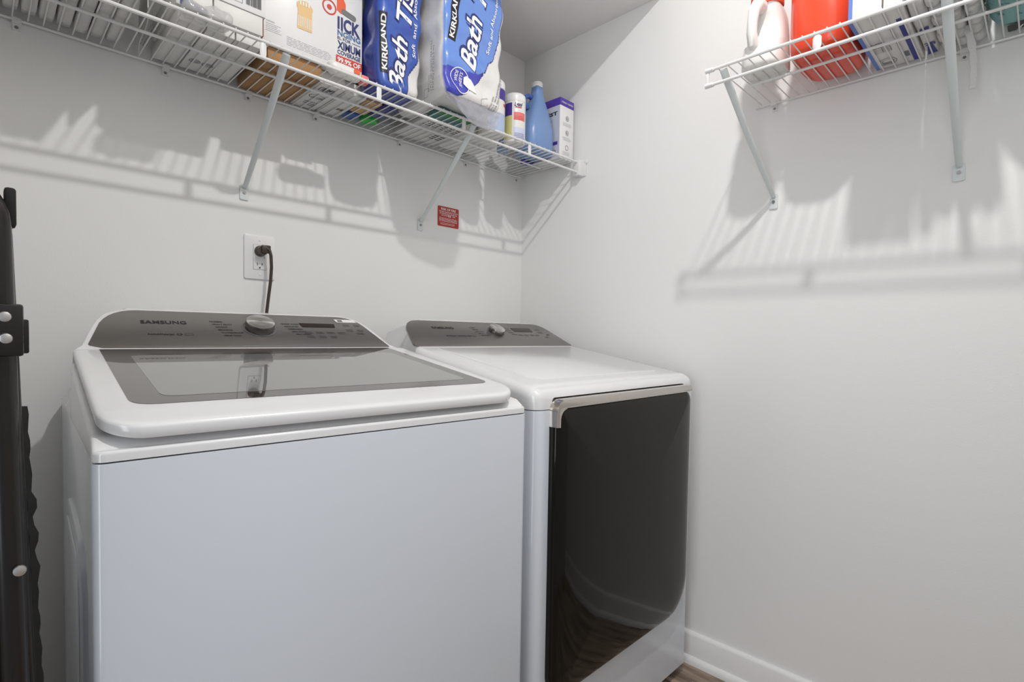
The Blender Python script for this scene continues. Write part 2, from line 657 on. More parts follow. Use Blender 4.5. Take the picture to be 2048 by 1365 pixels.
# lid plane helpers (local)
LD = Vector((0, .49, .082)).normalized()
LN = Vector((0, -.082, .49)).normalized()
def lpt(x, y, h=0):
    return Vector((x, 0, .989)) + LD * y + LN * h

def fascia(parent, xl, xr, m):
    s1 = .158
    pts = [(xl + .022, .004), (xr - .004, .004)]
    # right edge slants inwards to a rounded corner
    def arc(p0, p1, p2, n=6):
        out = []
        for k in range(n + 1):
            t = k / n
            out.append(((1 - t) ** 2 * p0[0] + 2 * t * (1 - t) * p1[0] + t * t * p2[0],
                        (1 - t) ** 2 * p0[1] + 2 * t * (1 - t) * p1[1] + t * t * p2[1]))
        return out
    rx, lx = xr - .052, xl + .045
    pts += arc((xr - .036, .108), (rx, s1), (rx - .055, s1))
    pts += arc((lx + .05, s1), (lx, s1 - .002), (lx - .022, s1 - .058))
    pts += [(xl, .018), (xl + .002, .013)]
    return prism('fascia', pts, lambda u, v, wv: cpt(u, v, wv), -.004, .0022, m, parent, bev=.0012)

def knob(parent, x, s, r, h, name='knob'):
    c = cpt(x, s, .0022)
    V, F = [], []
    prof = [(r * .94, 0), (r * .97, .002), (r, h * .35), (r, h * .88), (r * .975, h * .97)]
    n = 48
    def ringpts(rr, hh):
        return [c + X * (rr * math.cos(2 * PI * k / n)) + CD * (rr * math.sin(2 * PI * k / n)) + CN * hh for k in range(n)]
    for (rr, hh) in prof:
        V += ringpts(rr, hh)
    for i in range(len(prof) - 1):
        for k in range(n):
            j = (k + 1) % n
            F.append((i * n + k, i * n + j, (i + 1) * n + j, (i + 1) * n + k))
    F.append(tuple(range(n)))
    F.append(tuple((len(prof) - 1) * n + k for k in range(n)))
    kb = mk(name, V, F, M['knobside'], parent)
    V, F = [], []
    for (rr, hh) in ((r * .965, h * .97), (r * .90, h * 1.0), (r * .5, h * .985), (.0015, h * .98)):
        V += ringpts(rr, hh)
    for i in range(3):
        for k in range(n):
            j = (k + 1) % n
            F.append((i * n + k, i * n + j, (i + 1) * n + j, (i + 1) * n + k))
    F.append(tuple(3 * n + k for k in range(n)))
    cap_ = mk('knob_cap', V, F, M['knob'], kb)
    L = Letters()
    L.ring(cpt(x, s, .0024), X, CD, r * 1.08, r * 1.16)
    L.build('dial_ring', M['inkgrey'], parent)
    return kb

def console_print(parent, brand, bx, bw, bs, tag_, tx, tw, ts, cl, cx, cs, cp, ch, cr, crx, dsp, btn):
    L = Letters()
    L.text(brand, cpt(bx, bs, .0022), X, CD, h=.0128, w=bw, bold=.03, spacing=1.05)
    L.build('brand_lettering', M['ink'], parent)
    L = Letters()
    L.text(tag_, cpt(tx, ts, .0022), X, CD, h=.0064, w=tw, bold=.03)
    L.frame(cpt(tx + tw + .020, ts - .001, .0022), X, CD, .017, .0085, .0008)
    L.ring(cpt(tx + tw + .010, ts + .003, .0022), X, CD, .0022, .004, sx=1.5)
    L.build('feature_lettering', M['ink'], parent)
    L = Letters()
    for i, t in enumerate(cl):
        L.text(t, cpt(cx + i * .004, cs - i * cp, .0022), X, CD, h=ch, bold=.025)
    for i, t in enumerate(cr):
        L.text(t, cpt(crx + i * .006, cs - .003 - i * cp, .0022), X, CD, h=ch, bold=.025)
    L.build('cycle_lettering', M['ink'], parent)
    L = Letters()
    for (bx_, bs_, bw_) in btn:
        L.lines(cpt(bx_, bs_, .0022), X, CD, bw_, 2, .006, .0018, .1)
    L.build('button_lettering', M['ink'], parent)
    d = dsp
    prism('display', [(d[0], d[2]), (d[1], d[2]), (d[1] + .004, d[3]), (d[0] - .004, d[3])][::1],
          lambda u, v, wv: cpt(u, v, wv), .001, .0030, M['display'], parent)

# ---- washer (local frame: x right, y back, z up; origin at the front left foot)
WW, WD = .75, .80
wa = thing('washing_machine', 'white top-loading washing machine with a dark glass lid, left of the dryer', 'washing machine',
           (-1.629, -.840, 0), rotz=-.05, local=True)
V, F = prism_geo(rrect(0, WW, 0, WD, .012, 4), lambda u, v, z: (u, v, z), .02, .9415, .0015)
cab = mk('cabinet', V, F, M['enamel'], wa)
# pressed panels in the left side
for (a, b, z0, z1) in ((.10, .52, .12, .80),):
    prism('side_panel_rim', rrect(a, b, z0, z1, .10, 8), lambda u, v, wv: (-wv, u, v), -.004, .007, M['enamel'], wa, bev=.006)
    prism('side_panel', rrect(a + .03, b - .03, z0 + .03, z1 - .03, .08, 8), lambda u, v, wv: (-wv, u, v), -.004, .0085, M['enamel'], wa, bev=.001)
prism('seam', rrect(.003, WW - .003, .0025, WD - .003, .012, 4), lambda u, v, z: (u, v, z), .9410, .9440, M['gap'], wa)
def cover_top(y):
    if y >= .488:
        return T(y)
    if y < .012:
        return .9575
    if y < .022:
        return .9575 + (y - .012)
    return min(T(y) - .024, .9675 + (y - .022) * .3)
hood('top_cover', WW, WD, .014, .9435, cover_top, 0, M['plastic'], wa, er=.005, ins=inset_washer)
# lid
def lid_top(y):
    if y < .07:                                # rolls down to the front edge
        t = max(0, y / .07)
        return .989 + .0165 * (1 - (1 - t) ** 1.35 * (1 - .12 * t)) - .0005 * (1 - t)
    return 1.0055 + .1565 * (y - .07)          # flat under the glass
def lid_mesh():
    x0, x1, y0, y1, r = .006, WW - .020, -.002, .487, .055
    def outline(d):
        o = rrect(x0 + d, x1 - d, y0 + d, y1 - min(d, .003), (max(.004, r - d),) * 2 + (.006, .006), 10)
        res = []
        for i_, p in enumerate(o):
            q = o[(i_ + 1) % len(o)]
            res.append(p)
            if abs(q[1] - p[1]) > .1:
                for k in range(1, 20):
                    res.append((p[0] + (q[0] - p[0]) * k / 20, p[1] + (q[1] - p[1]) * k / 20))
        return res
    rings = [(.009, -.0200), (.0025, -.0190), (.001, -.0165), (0, -.0055), (.0010, -.0025), (.0035, -.0005), (.009, .0003), (.018, 0)]
    V, F = [], []
    n = len(outline(0))
    for (d, h) in rings:
        for p in outline(d):
            V.append((p[0], p[1], lid_top(p[1]) + h))
    for k in range(len(rings) - 1):
        for i in range(n):
            j = (i + 1) % n
            F.append((k * n + i, k * n + j, (k + 1) * n + j, (k + 1) * n + i))
    F.append(tuple(range(n)))
    b = (len(rings) - 1) * n
    xm = (x0 + x1) / 2
    left = sorted([b + i for i in range(n) if V[b + i][0] < xm], key=lambda i: (round(V[i][1], 6), -V[i][0]))
    right = sorted([b + i for i in range(n) if V[b + i][0] >= xm], key=lambda i: (round(V[i][1], 6), V[i][0]))
    for i in range(len(left) - 1):
        F.append((left[i], left[i + 1], right[i + 1], right[i]))
    return V, F
V, F = lid_mesh()
lid = mk('lid', V, F, M['plastic'], wa, angle=40)
def glass_plate(name, out, h0, h1, m, parent):
    """plate following the lid surface: strips across x"""
    V, F = [], []
    ys = sorted(set(round(p[1], 5) for p in out))
    y0, y1 = ys[0], ys[-1]
    N = 40
    def span(y):
        xs = []
        n = len(out)
        for i in range(n):
            a, b = out[i], out[(i + 1) % n]
            if (a[1] - y) * (b[1] - y) <= 0 and abs(a[1] - b[1]) > 1e-9:
                t = (y - a[1]) / (b[1] - a[1])
                xs.append(a[0] + (b[0] - a[0]) * t)
        return min(xs), max(xs)
    rows = [y0 + (y1 - y0) * (1 - math.cos(PI / 2 * k / 10)) * .12 for k in range(11)]
    rows += [rows[-1] + (y1 - rows[-1]) * k / N for k in range(1, N + 1)]
    rows = [min(max(y, y0 + 1e-5), y1 - 1e-5) for y in rows]
    for y in rows:
        a, b = span(y)
        for x in (a, b):
            for h in (h0, h1):
                V.append((x, y, lid_top(y) + h))
    for i in range(len(rows) - 1):
        q = i * 4
        p = q + 4
        F += [(q + 1, q + 3, p + 3, p + 1), (q, p, p + 2, q + 2), (q, q + 1, p + 1, p), (q + 2, p + 2, p + 3, q + 3)]
    F += [(0, 2, 3, 1), (len(V) - 4, len(V) - 3, len(V) - 1, len(V) - 2)]
    return mk(name, V, F, m, parent, angle=30)
def quad_round(bl, br, tr, tl, r, n=8):
    P = [Vector(bl), Vector(br), Vector(tr), Vector(tl)]
    out = []
    for i in range(4):
        a, b, c = P[i - 1], P[i], P[(i + 1) % 4]
        rr = r[i]
        if rr < 1e-6:
            out.append(tuple(b)); continue
        p0 = b + (a - b).normalized() * rr
        p1 = b + (c - b).normalized() * rr
        for k in range(n + 1):
            t = k / n
            q = p0 * (1 - t) ** 2 + b * 2 * t * (1 - t) + p1 * t * t
            out.append((q.x, q.y))
    return out
go = quad_round((.048, .070), (.703, .070), (.680, .486), (.046, .486), (.035, .03, 0, 0))
gl = glass_plate('glass_panel', go, -.001, .0006, M['tint'], lid)
gi = quad_round((.090, .108), (.668, .108), (.648, .420), (.088, .420), (.022, .022, .012, .012))
glass_plate('window', gi, .0004, .0010, M['tint2'], lid)
fascia(wa, .030, .692, M['steel'])
knob(wa, .368, .088, .0335, .020)
console_print(wa, 'SAMSUNG', .125, .088, .100, 'ActiveWaterjet', .132, .050, .052,
              ['NORMAL', 'HEAVY DUTY', 'WHITES', 'BEDDING', 'WATERPROOF', 'PERM PRESS'], .262, .112, .0125, .0050,
              ['QUICK WASH', 'DELICATES', 'RINSE+SPIN', 'SPIN ONLY', 'SELF CLEAN'], .426,
              (.478, .566, .098, .117), [(.474, .072, .022), (.504, .072, .022), (.534, .072, .022), (.564, .072, .022), (.593, .086, .02), (.625, .086, .02), (.593, .112, .02), (.625, .112, .018), (.618, .070, .022), (.476, .052, .02), (.506, .052, .02), (.536, .052, .02)])
prism('sticker', [(.582, .127), (.640, .127), (.636, .142), (.578, .142)], lambda u, v, wv: cpt(u, v, wv), .0018, .0028, M['inkwhite'], wa)
L = Letters()
L.quad(cpt(.586, .129, .0027), X, CD, .014, .010)
L.build('sticker_print', M['inkgrey'], wa)
for (x, y) in ((.05, .05), (WW - .05, .05), (.05, WD - .05), (WW - .05, WD - .05)):
    lathe('foot', [(.02, 0), (.022, .004), (.022, .012), (.012, .014), (.012, .024)], (x, y, 0), M['gap'], wa, n=16)

# ---- dryer
DW, DD = .765, .80
dr = thing('dryer', 'white front-loading dryer with a black glass door beside the right wall', 'dryer', (-.832, -.862, 0), local=True)
def bool_cut(V, F, cutters, name, m, parent):
    a = mk(name, V, F, m, None)
    cs = []
    for cv, cf in cutters:
        c = mk('cutter', cv, cf, m, None)
        md = a.modifiers.new('b', 'BOOLEAN')
        md.operation = 'DIFFERENCE'
        md.object = c
        md.solver = 'EXACT'
        cs.append(c)
    dg = bpy.context.evaluated_depsgraph_get()
    dg.update()
    ev = a.evaluated_get(dg)
    me = bpy.data.meshes.new_from_object(ev)
    a.modifiers.clear()
    a.data = me
    for p in me.polygons:
        p.use_smooth = True
    me.set_sharp_from_angle(angle=math.radians(35))
    for c in cs:
        bpy.data.objects.remove(c)
    if parent:
        a.parent = parent
        ORG[a.name] = Vector((0, 0, 0))
    return a
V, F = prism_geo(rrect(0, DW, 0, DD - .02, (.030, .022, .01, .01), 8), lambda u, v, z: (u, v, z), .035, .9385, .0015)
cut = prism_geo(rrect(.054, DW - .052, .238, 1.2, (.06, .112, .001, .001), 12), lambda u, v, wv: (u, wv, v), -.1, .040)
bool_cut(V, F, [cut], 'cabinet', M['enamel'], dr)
# top cover: front lip carries the arch above the door
lip_cut = prism_geo(rrect(.054, DW - .052, .5, .9665, (.01, .01, .030, .010), 8), lambda u, v, wv: (u, wv, v), -.1, .040)
h = hood('t', DW, DD, .030, .9405, T, 0, M['plastic'], None, er=.026)
hv = [v.co.copy() for v in h.data.vertices]
hf = [tuple(p.vertices) for p in h.data.polygons]
bpy.data.objects.remove(h)
bool_cut(hv, hf, [lip_cut], 'top_cover', M['plastic'], dr)
# shallow framed field on the top
prism('top_field', rrect(.075, .690, .075, .478, (.05, .05, .004, .004), 8),
      lambda u, v, wv: lpt(u, v, wv), -.004, .0012, M['plastic'], dr, bev=.0010)
fascia(dr, .012, .742, M['steel'])
knob(dr, .402, .090, .029, .020)
console_print(dr, 'SAMSUNG', .137, .088, .106, 'MultiSteam  SensorDry', .165, .085, .060,
              ['NORMAL', 'BEDDING', 'HEAVY DUTY', 'TIME DRY', 'PERM PRESS'], .300, .115, .0125, .0045,
              ['QUICK DRY', 'DELICATES', 'WRINKLE', 'AIR FLUFF'], .452,
              (.505, .600, .098, .122), [(.505, .075, .022), (.535, .075, .022), (.565, .075, .022), (.595, .075, .022), (.625, .095, .03), (.625, .115, .028), (.66, .08, .02), (.64, .062, .02)])
# door: black glass slab, bowed, with a big lower right corner
door_out = lambda d: rrect(.046 + d, .708 - d, .245 + d, .9445 - d, (max(.004, .06 - d), max(.004, .115 - d), max(.004, .035 - d), max(.004, .028 - d)), 14)
V, F = [], []
rings = [(.004, .030), (0, .020), (0, -.014), (.0015, -.019), (.005, -.0215), (.014, -.0245), (.035, -.028), (.075, -.0315), (.13, -.034), (.20, -.0355)]
n = len(door_out(0))
for (d, y) in rings:
    V += [(p[0], y, p[1]) for p in door_out(d)]
for k in range(len(rings) - 1):
    for i in range(n):
        j = (i + 1) % n
        F.append((k * n + i, k * n + j, (k + 1) * n + j, (k + 1) * n + i))
F += [tuple(range(n)), tuple((len(rings) - 1) * n + i for i in range(n))]
door = mk('door', V, F, M['blackglass'], dr, angle=50)
box('door_liner', .058, .700, .028, .040, .26, .93, M['liner'], door, bev=.004)
# chrome pull strip along the top that wraps the left corner
def strip_outline():
    out = [(.0455, .902), (.0455, .9455)]
    out = []
    n_ = 8
    for k in range(n_ + 1):                 # outer left-top corner
        a = PI - k / n_ * PI / 2
        out.append((.0445 + .028 + .028 * math.cos(a), .9635 - .028 + .028 * math.sin(a)))
    for k in range(n_ + 1):
        a = PI / 2 - k / n_ * PI / 2
        out.append((.702 - .016 + .016 * math.cos(a), .9635 - .016 + .016 * math.sin(a)))
    out += [(.702, .9455)]
    out += [(.690, .9430)]
    for k in range(n_ + 1):
        a = PI / 2 + k / n_ * PI / 2
        out.append((.0545 + .026 + .026 * math.cos(a), .9430 - .026 + .026 * math.sin(a)))
    out += [(.0545, .900), (.0445, .900)]
    return out
V, F = prism_geo(strip_outline(), lambda u, v, wv: (u, wv, v), .026, -.027, .0012)
mk('door_pull', V, F, M['chrome'], door, angle=30)
# small hinge-side hardware seen in the gap
box('latch', .054, .062, .012, .030, .80, .86, M['liner'], door, bev=.002)
box('hinge', .0535, .060, .006, .030, .60, .68, M['gap'], door, bev=.002)
box('plinth', .02, DW - .02, .03, DD - .05, .006, .036, M['gap'], dr)
for (x, y) in ((.06, .07), (DW - .06, .07), (.06, DD - .08), (DW - .06, DD - .08)):
    lathe('foot', [(.02, 0), (.022, .004), (.022, .008), (.012, .010), (.012, .03)], (x, y, 0), M['gap'], dr, n=16)

# ---------------------------------------------------------------- wire shelves
def shelf(name, label, a0, a1, zd, tabs, clips, brackets, P, yf, ym, pitch, pend, wall_cap, loc):
    """P(a, q, z) maps distance along the wall a and distance from the wall q to xyz"""
    t = thing(name, label, 'shelf', loc)
    rf, rw = .0042, .0017
    tube('front_rail', [P(a0, yf, zd), P(a1, yf, zd)], rf, M['wire'], t)
    tube('lower_rail', [P(a0, yf, zd - .0395), P(a1, yf, zd - .0395)], rf, M['wire'], t)
    tube('middle_rail', [P(a0, ym, zd - .004), P(pend, ym, zd - .004)], .0037, M['wire'], t)
    tube('back_rail', [P(a0, .012, zd - .001), P(a1, .012, zd - .001)], .0034, M['wire'], t)
    parts = []
    s = 1 if a1 > a0 else -1
    a = a1 - s * .018
    while (a - a0) * s > 0:
        parts.append(tube_geo([P(a, .010, zd + .003), P(a, yf - .002, zd + .0035), P(a, yf + .002, zd + .0055)], rw, 6))
        a -= s * pitch
    V, F = join_geo(parts)
    mk('wire_deck', V, F, M['wire'], t)
    for b in tabs:
        V, F = tube_geo([P(b, yf, zd - .002), P(b, yf, zd - .010), P(b, yf, zd - .030), P(b, yf, zd - .038)], [.0045, .0095, .0095, .0055] if P is PR else [.0016, .0022, .0022, .0018], 10, True, .35 if P is PR else 3.6)
        # keep the flat side facing the room
        mk('rail_tab', V, F, M['wire'], t)
    for b in clips:
        V, F = join_geo([box_geo(*sorted((P(b - .008, 0, 0)[0], P(b + .008, .016, 0)[0])), *sorted((P(b - .008, 0, 0)[1], P(b + .008, .016, 0)[1])), zd - .008, zd + .003),
                         box_geo(*sorted((P(b - .007, 0, 0)[0], P(b + .007, .004, 0)[0])), *sorted((P(b - .007, 0, 0)[1], P(b + .007, .004, 0)[1])), zd - .022, zd - .006)])
        c = mk('wall_clip', V, F, M['wire'], t, smooth=False)
        pv = [P(b + .0035 * math.cos(k * PI / 5), q, zd - .015 + .0035 * math.sin(k * PI / 5)) for q in (.003, .0055) for k in range(10)]
        mk('screw', pv, [tuple(range(10)), tuple(range(10, 20))] + [(k, (k + 1) % 10, 10 + (k + 1) % 10, 10 + k) for k in range(10)], M['screw'], c)
    for (bt, bf, zf) in brackets:
        V, F = tube_geo([P(bt, yf - .006, zd - .006), P(bt + (bf - bt) * .1, yf * .9, zd - .006 - (zd - zf) * .1), P(bt + (bf - bt) * .5, yf * .5, zf + (zd - zf) * .46),
                         P(bf, .020, zf + .012), P(bf, .006, zf + .002)], [.0100, .0100, .0088, .0072, .0065], 12, True, .75)
        bk = mk('support_bracket', V, F, M['bracket'], t)
        fp = []
        for q in (0.0005, .004):
            for (dx_, dz_) in rrect(-.012, .012, -.034, .010, (.004, .004, .006, .006), 4):
                fp.append(P(bf + dx_, q, zf + dz_))
        m_ = len(fp) // 2
        mk('foot_plate', fp, [tuple(range(m_)), tuple(range(m_, 2 * m_))] + [(k, (k + 1) % m_, m_ + (k + 1) % m_, m_ + k) for k in range(m_)], M['bracket'], bk)
        pv = [P(bf + .0045 * math.cos(k * PI / 6), q, zf - .013 + .0045 * math.sin(k * PI / 6)) for q in (.003, .0065) for k in range(12)]
        mk('screw', pv, [tuple(range(12)), tuple(range(12, 24))] + [(k, (k + 1) % 12, 12 + (k + 1) % 12, 12 + k) for k in range(12)], M['screw'], bk)
    return t

PB = lambda a, q, z: (a, -q, z)
PR = lambda a, q, z: (-q, a, z)
Z1, Z2 = 1.8045, 1.828
s1 = shelf('wire_shelf', 'white ventilated wire shelf on the back wall above both machines', XL + .01, -.022, Z1,
           (-1.86, -1.548, -1.2366, -.9226, -.6135, -.3044), (-1.657, -1.368, -1.161, -.957, -.644, -.335, -.045),
           ((-1.178, -1.171, 1.528), (-.566, -.549, 1.530)), PB, .327, .172, .0262, -.075, True, (-1.0, 0, Z1))
# moulded end cap on the right wall
b1 = box('end_cap', -.030, -.002, -.338, -.306, Z1 - .052, Z1 + .008, M['wire'], s1, bev=.002)
lathe('cap_anchor', [(.009, 0), (.009, -.004), (.006, -.006)], (-.0005, -.352, Z1 + .002), M['wire'], s1, n=16, axis='x')
box('cap_flange', -.006, -.001, -.352, -.300, Z1 - .054, Z1 + .012, M['wire'], s1, bev=.0015)
s2 = shelf('wire_shelf', 'white ventilated wire shelf with a free end on the right wall', -1.895, -1.013, Z2,
           (-1.2727, -1.585), (-1.066, -1.509), ((-1.048, -1.0715, 1.544), (-1.508, -1.508, 1.546)), PR, .334, .182, .0262, -1.062, False, (0, -1.4, Z2))
# end caps of the free end
for zz in (Z2, Z2 - .0395):
    V, F = tube_geo([(-.334, -1.024, zz), (-.334, -1.003, zz)], [.0062, .0066], 12)
    mk('end_cap', V, F, M['wire'], s2)
box('cap_link', -.3365, -.3315, -1.012, -1.003, Z2 - .0395, Z2, M['wire'], s2, bev=.001)

# ---------------------------------------------------------------- wall outlet, plug and cord, warning label
ox, oz = -1.128, 1.331
ot = thing('wall_outlet', 'white oversized outlet plate with a grounded receptacle on the back wall', 'outlet', (ox, 0, oz))
prism('cover_plate', rrect(ox - .044, ox + .044, oz - .0655, oz + .0655, .006, 5), lambda u, v, wv: (u, -wv, v), 0.0003, .006, M['plate'], ot, bev=.003)
rc = prism('receptacle', rrect(ox - .0185, ox + .0185, oz - .0365, oz + .0365, .001, 2), lambda u, v, wv: (u, -wv, v), .004, .0075, M['plate'], ot, bev=.0008)
V, F = join_geo([prism_geo(rrect(ox - .0192, ox + .0192, oz - .0372, oz + .0372, .001, 2), lambda u, v, wv: (u, -wv, v), .005, .0063)])
mk('receptacle_gap', V, F, M['inkgrey'], ot)
L = Letters()
for (dx_, w_, z0, h_) in ((-.0085, .0015, -.025, .0085), (.0045, .0022, -.024, .007)):
    L.quad((ox + dx_, -.0076, oz + z0), X, Z, w_, h_)
L.ring((ox - .001, -.0076, oz - .031), X, Z, 0.0001, .0024, n=16)
L.ring((ox + .012, -.0076, oz + .002), X, Z, 0.0001, .0009, n=10)
L.ring((ox + .012, -.0076, oz - .001), X, Z, 0.0001, .0009, n=10)
L.build('slots', M['ink'], ot)
for zz in (.004, -.006):
    box('test_button', ox - .010, ox + .006, -.0084, -.0070, oz + zz - .003, oz + zz + .003, M['plate'], ot, bev=.0004)
for zz in (-.050, .050):
    lathe('plate_screw', [(.0032, 0), (.003, -.001), (.001, -.0014)], (ox, -.0062, oz + zz), M['plate'], ot, n=14, axis='y')
pc = thing('power_cord', 'brown power cord plugged into the wall outlet behind the washer', 'power cord', (ox, -.008, oz + .018))
lathe('plug', [(.0165, 0), (.0165, -.004), (.014, -.010), (.0125, -.018), (.0135, -.021), (.0135, -.026)], (ox, -.008, oz + .018), M['brownplug'], pc, n=20, axis='y')
box('plug_grip', ox - .006, ox + .020, -.040, -.030, oz + .010, oz + .034, M['brownplug'], pc, bev=.003)
tube('cable', [(ox + .008, -.036, oz + .026), (ox + .016, -.040, oz + .018), (ox + .019, -.041, oz + .004), (ox + .0205, -.041, oz - .03), (ox + .0185, -.040, oz - .07),
               (ox + .013, -.038, oz - .12), (ox + .006, -.035, oz - .19), (ox + .002, -.031, oz - .30), (ox + .002, -.030, oz - .45)], .0046, M['brownplug'], pc, n=12)
wl = thing('warning_label', 'small red risk of fire warning sticker on the back wall', 'sticker', (-.416, 0, 1.567))
prism('sticker_face', rrect(-.468, -.3645, 1.529, 1.606, .005, 5), lambda u, v, wv: (u, -wv, v), .0003, .0012, M['redlabel'], wl)
L = Letters()
q = -.0012
L.text('RISK OF FIRE', (-.4163, q, 1.5915), X, Z, h=.0088, w=.072, bold=.015, center=True)
L.text('THE NET EQUIVALENT LENGTH', (-.4163, q, 1.5835), X, Z, h=.0046, w=.094, bold=.01, center=True)
L.text('OF DRYER DUCT FROM THE', (-.4163, q, 1.5765), X, Z, h=.0046, w=.084, bold=.01, center=True)
L.text('LOCATION IS      FEET', (-.4163, q, 1.5695), X, Z, h=.0046, w=.070, bold=.01, center=True)
L.text('15', (-.4110, q, 1.5680), X, Z, h=.0075, w=.014, bold=.03, center=True)
L.lines((-.461, q, 1.561), X, Z, .092, 4, .0042, .0013, .1)
L.lines((-.455, q, 1.541), X, Z, .080, 2, .0045, .0013, .15)
L.build('sticker_lettering', M['inkwhite'], wl)
#ITEMS
# ---------------------------------------------------------------- black folding frame leaning on the left
ff = thing('folding_frame', 'black tubular folding frame with riveted plates standing left of the washer', 'folding frame', (-1.80, -.86, 0))
def hoop(y, ztop, x0, x1, lean, dy, zb):
    """upright U of tube parallel to the back wall; the right leg leans towards the washer at the foot"""
    R_ = .045
    pts = [(x0 + lean, y + dy, zb), (x0 + lean * .5, y + dy * .5, ztop * .5)]
    for k in range(9):
        a = k / 8 * PI / 2
        pts.append((x0 - R_ + R_ * math.cos(a), y, ztop - R_ + R_ * math.sin(a)))
    for k in range(9):
        a = PI / 2 + k / 8 * PI / 2
        pts.append((x1 + R_ + R_ * math.cos(a), y, ztop - R_ + R_ * math.sin(a)))
    pts += [(x1, y + dy * .5, ztop * .5), (x1, y + dy, zb)]
    return pts
tube('front_tube', hoop(-.862, 1.272, -1.7140, -1.912, .022, .0, .014), .0135, M['blackmetal'], ff, n=16)
tube('rear_tube', hoop(-.838, 1.262, -1.7085, -1.905, .034, .0, .011), .0095, M['blackmetal'], ff, n=14)
b = box('corner_cap', -1.7065, -1.6965, -.860, -.838, 1.225, 1.268, M['blackcloth'], ff, bev=.003)
pl = box('hinge_plate', -1.735, -1.6935, -.898, -.876, 1.082, 1.138, M['blackmetal'], ff, bev=.003)
box('hinge_plate', -1.718, -1.6880, -.872, -.850, 1.084, 1.122, M['blackmetal'], ff, bev=.002)
for (x, z) in ((-1.7085, 1.124), (-1.7078, 1.101)):
    lathe('rivet', [(.0058, 0), (.0052, -.0018), (.003, -.0028)], (x, -.898, z), M['rivet'], pl, n=18, axis='y')
V, F = lathe_geo([(.0062, 0), (.0056, -.002), (.003, -.003)], (-1.6988, -.8765, .842), 18, 'y')
mk('rivet', V, F, M['rivet'], ff)
# cloth panel with a scalloped edge laced to the frame
V, F = [], []
N = 90
for k in range(N + 1):
    z = .10 + (1.02 - .10) * k / N
    xe = -1.6715 + .022 * (1 - k / N) * .55 - .018 * (k / N) + .0022 * abs(math.sin(k * .9)) + (.004 if .80 < z < .93 and int(k * .5) % 2 else 0) * .7
    for (x, y) in ((-1.895, -.838), (xe - .008, -.834), (xe, -.828), (xe - .006, -.822), (-1.895, -.824)):
        V.append((x, y, z))
for k in range(N):
    for i in range(5):
        j = (i + 1) % 5
        F.append((k * 5 + i, k * 5 + j, (k + 1) * 5 + j, (k + 1) * 5 + i))
F += [tuple(range(5)), tuple(N * 5 + i for i in range(5))]
mk('cloth_panel', V, F, M['blackcloth'], ff)
for x0_ in (-1.6895, -1.912):
    lathe('rubber_foot', [(.017, 0), (.018, .004), (.017, .030), (.0145, .036)], (x0_, -.862, 0), M['blackcloth'], ff, n=16)

# ---------------------------------------------------------------- things on the back wall shelf
D1 = Z1 + .0062          # top of the wires
def ctn(name, label, cat, x0, x1, y0, y1, z0, z1, m, group=None, bev=.0015, rot=0):
    t = thing(name, label, cat, ((x0 + x1) / 2, (y0 + y1) / 2, z0), group)
    box('carton' if 'box' in name or 'carton' in name else 'body', x0, x1, y0, y1, z0, z1, m, t, bev=bev, rot=rot)
    return t

def bag_geo(x0, x1, y0, y1, z0, z1, amp=.006, n=10, r=.25, seed=0, f=14, flatb=True):
    """soft pillow-like package: rounded box with gentle lumps"""
    V, F = [], []
    bm = bmesh.new()
    v, fc = box_geo(-1, 1, -1, 1, -1, 1)
    vs = [bm.verts.new(p) for p in v]
    for q in fc:
        bm.faces.new([vs[i] for i in q])
    bmesh.ops.subdivide_edges(bm, edges=bm.edges, cuts=n, use_grid_fill=True)
    bmesh.ops.recalc_face_normals(bm, faces=bm.faces)
    hx, hy, hz = (x1 - x0) / 2, (y1 - y0) / 2, (z1 - z0) / 2
    rr = min(hx, hy, hz) * r * 2
    for q in bm.verts:
        p = Vector((q.co.x * hx, q.co.y * hy, q.co.z * hz))
        c = Vector((max(-hx + rr, min(hx - rr, p.x)), max(-hy + rr, min(hy - rr, p.y)), max(-hz + rr, min(hz - rr, p.z))))
        dlt = p - c
        if dlt.length > 1e-9:
            p = c + dlt.normalized() * rr
            nn = dlt.normalized()
        else:
            nn = p.normalized()
        w_ = Vector((p.x + x0 + hx, p.y + y0 + hy, p.z + z0 + hz))
        am = amp * (0.15 if (flatb and p.z < -hz + rr * .5) else 1)
        w_ += nn * (noise.noise(w_ * f + Vector((seed, seed * 2, 0))) * am)
        w_.z = max(w_.z, z0)
        q.co = w_
    return bm

def bag(name, label, cat, x0, x1, y0, y1, z0, z1, m, group=None, amp=.006, r=.25, seed=0, f=14, n=10):
    t = thing(name, label, cat, ((x0 + x1) / 2, (y0 + y1) / 2, z0), group)
    from_bm('wrapper', bag_geo(x0, x1, y0, y1, z0, z1, amp, n, r, seed, f), m, t, angle=80)
    return t

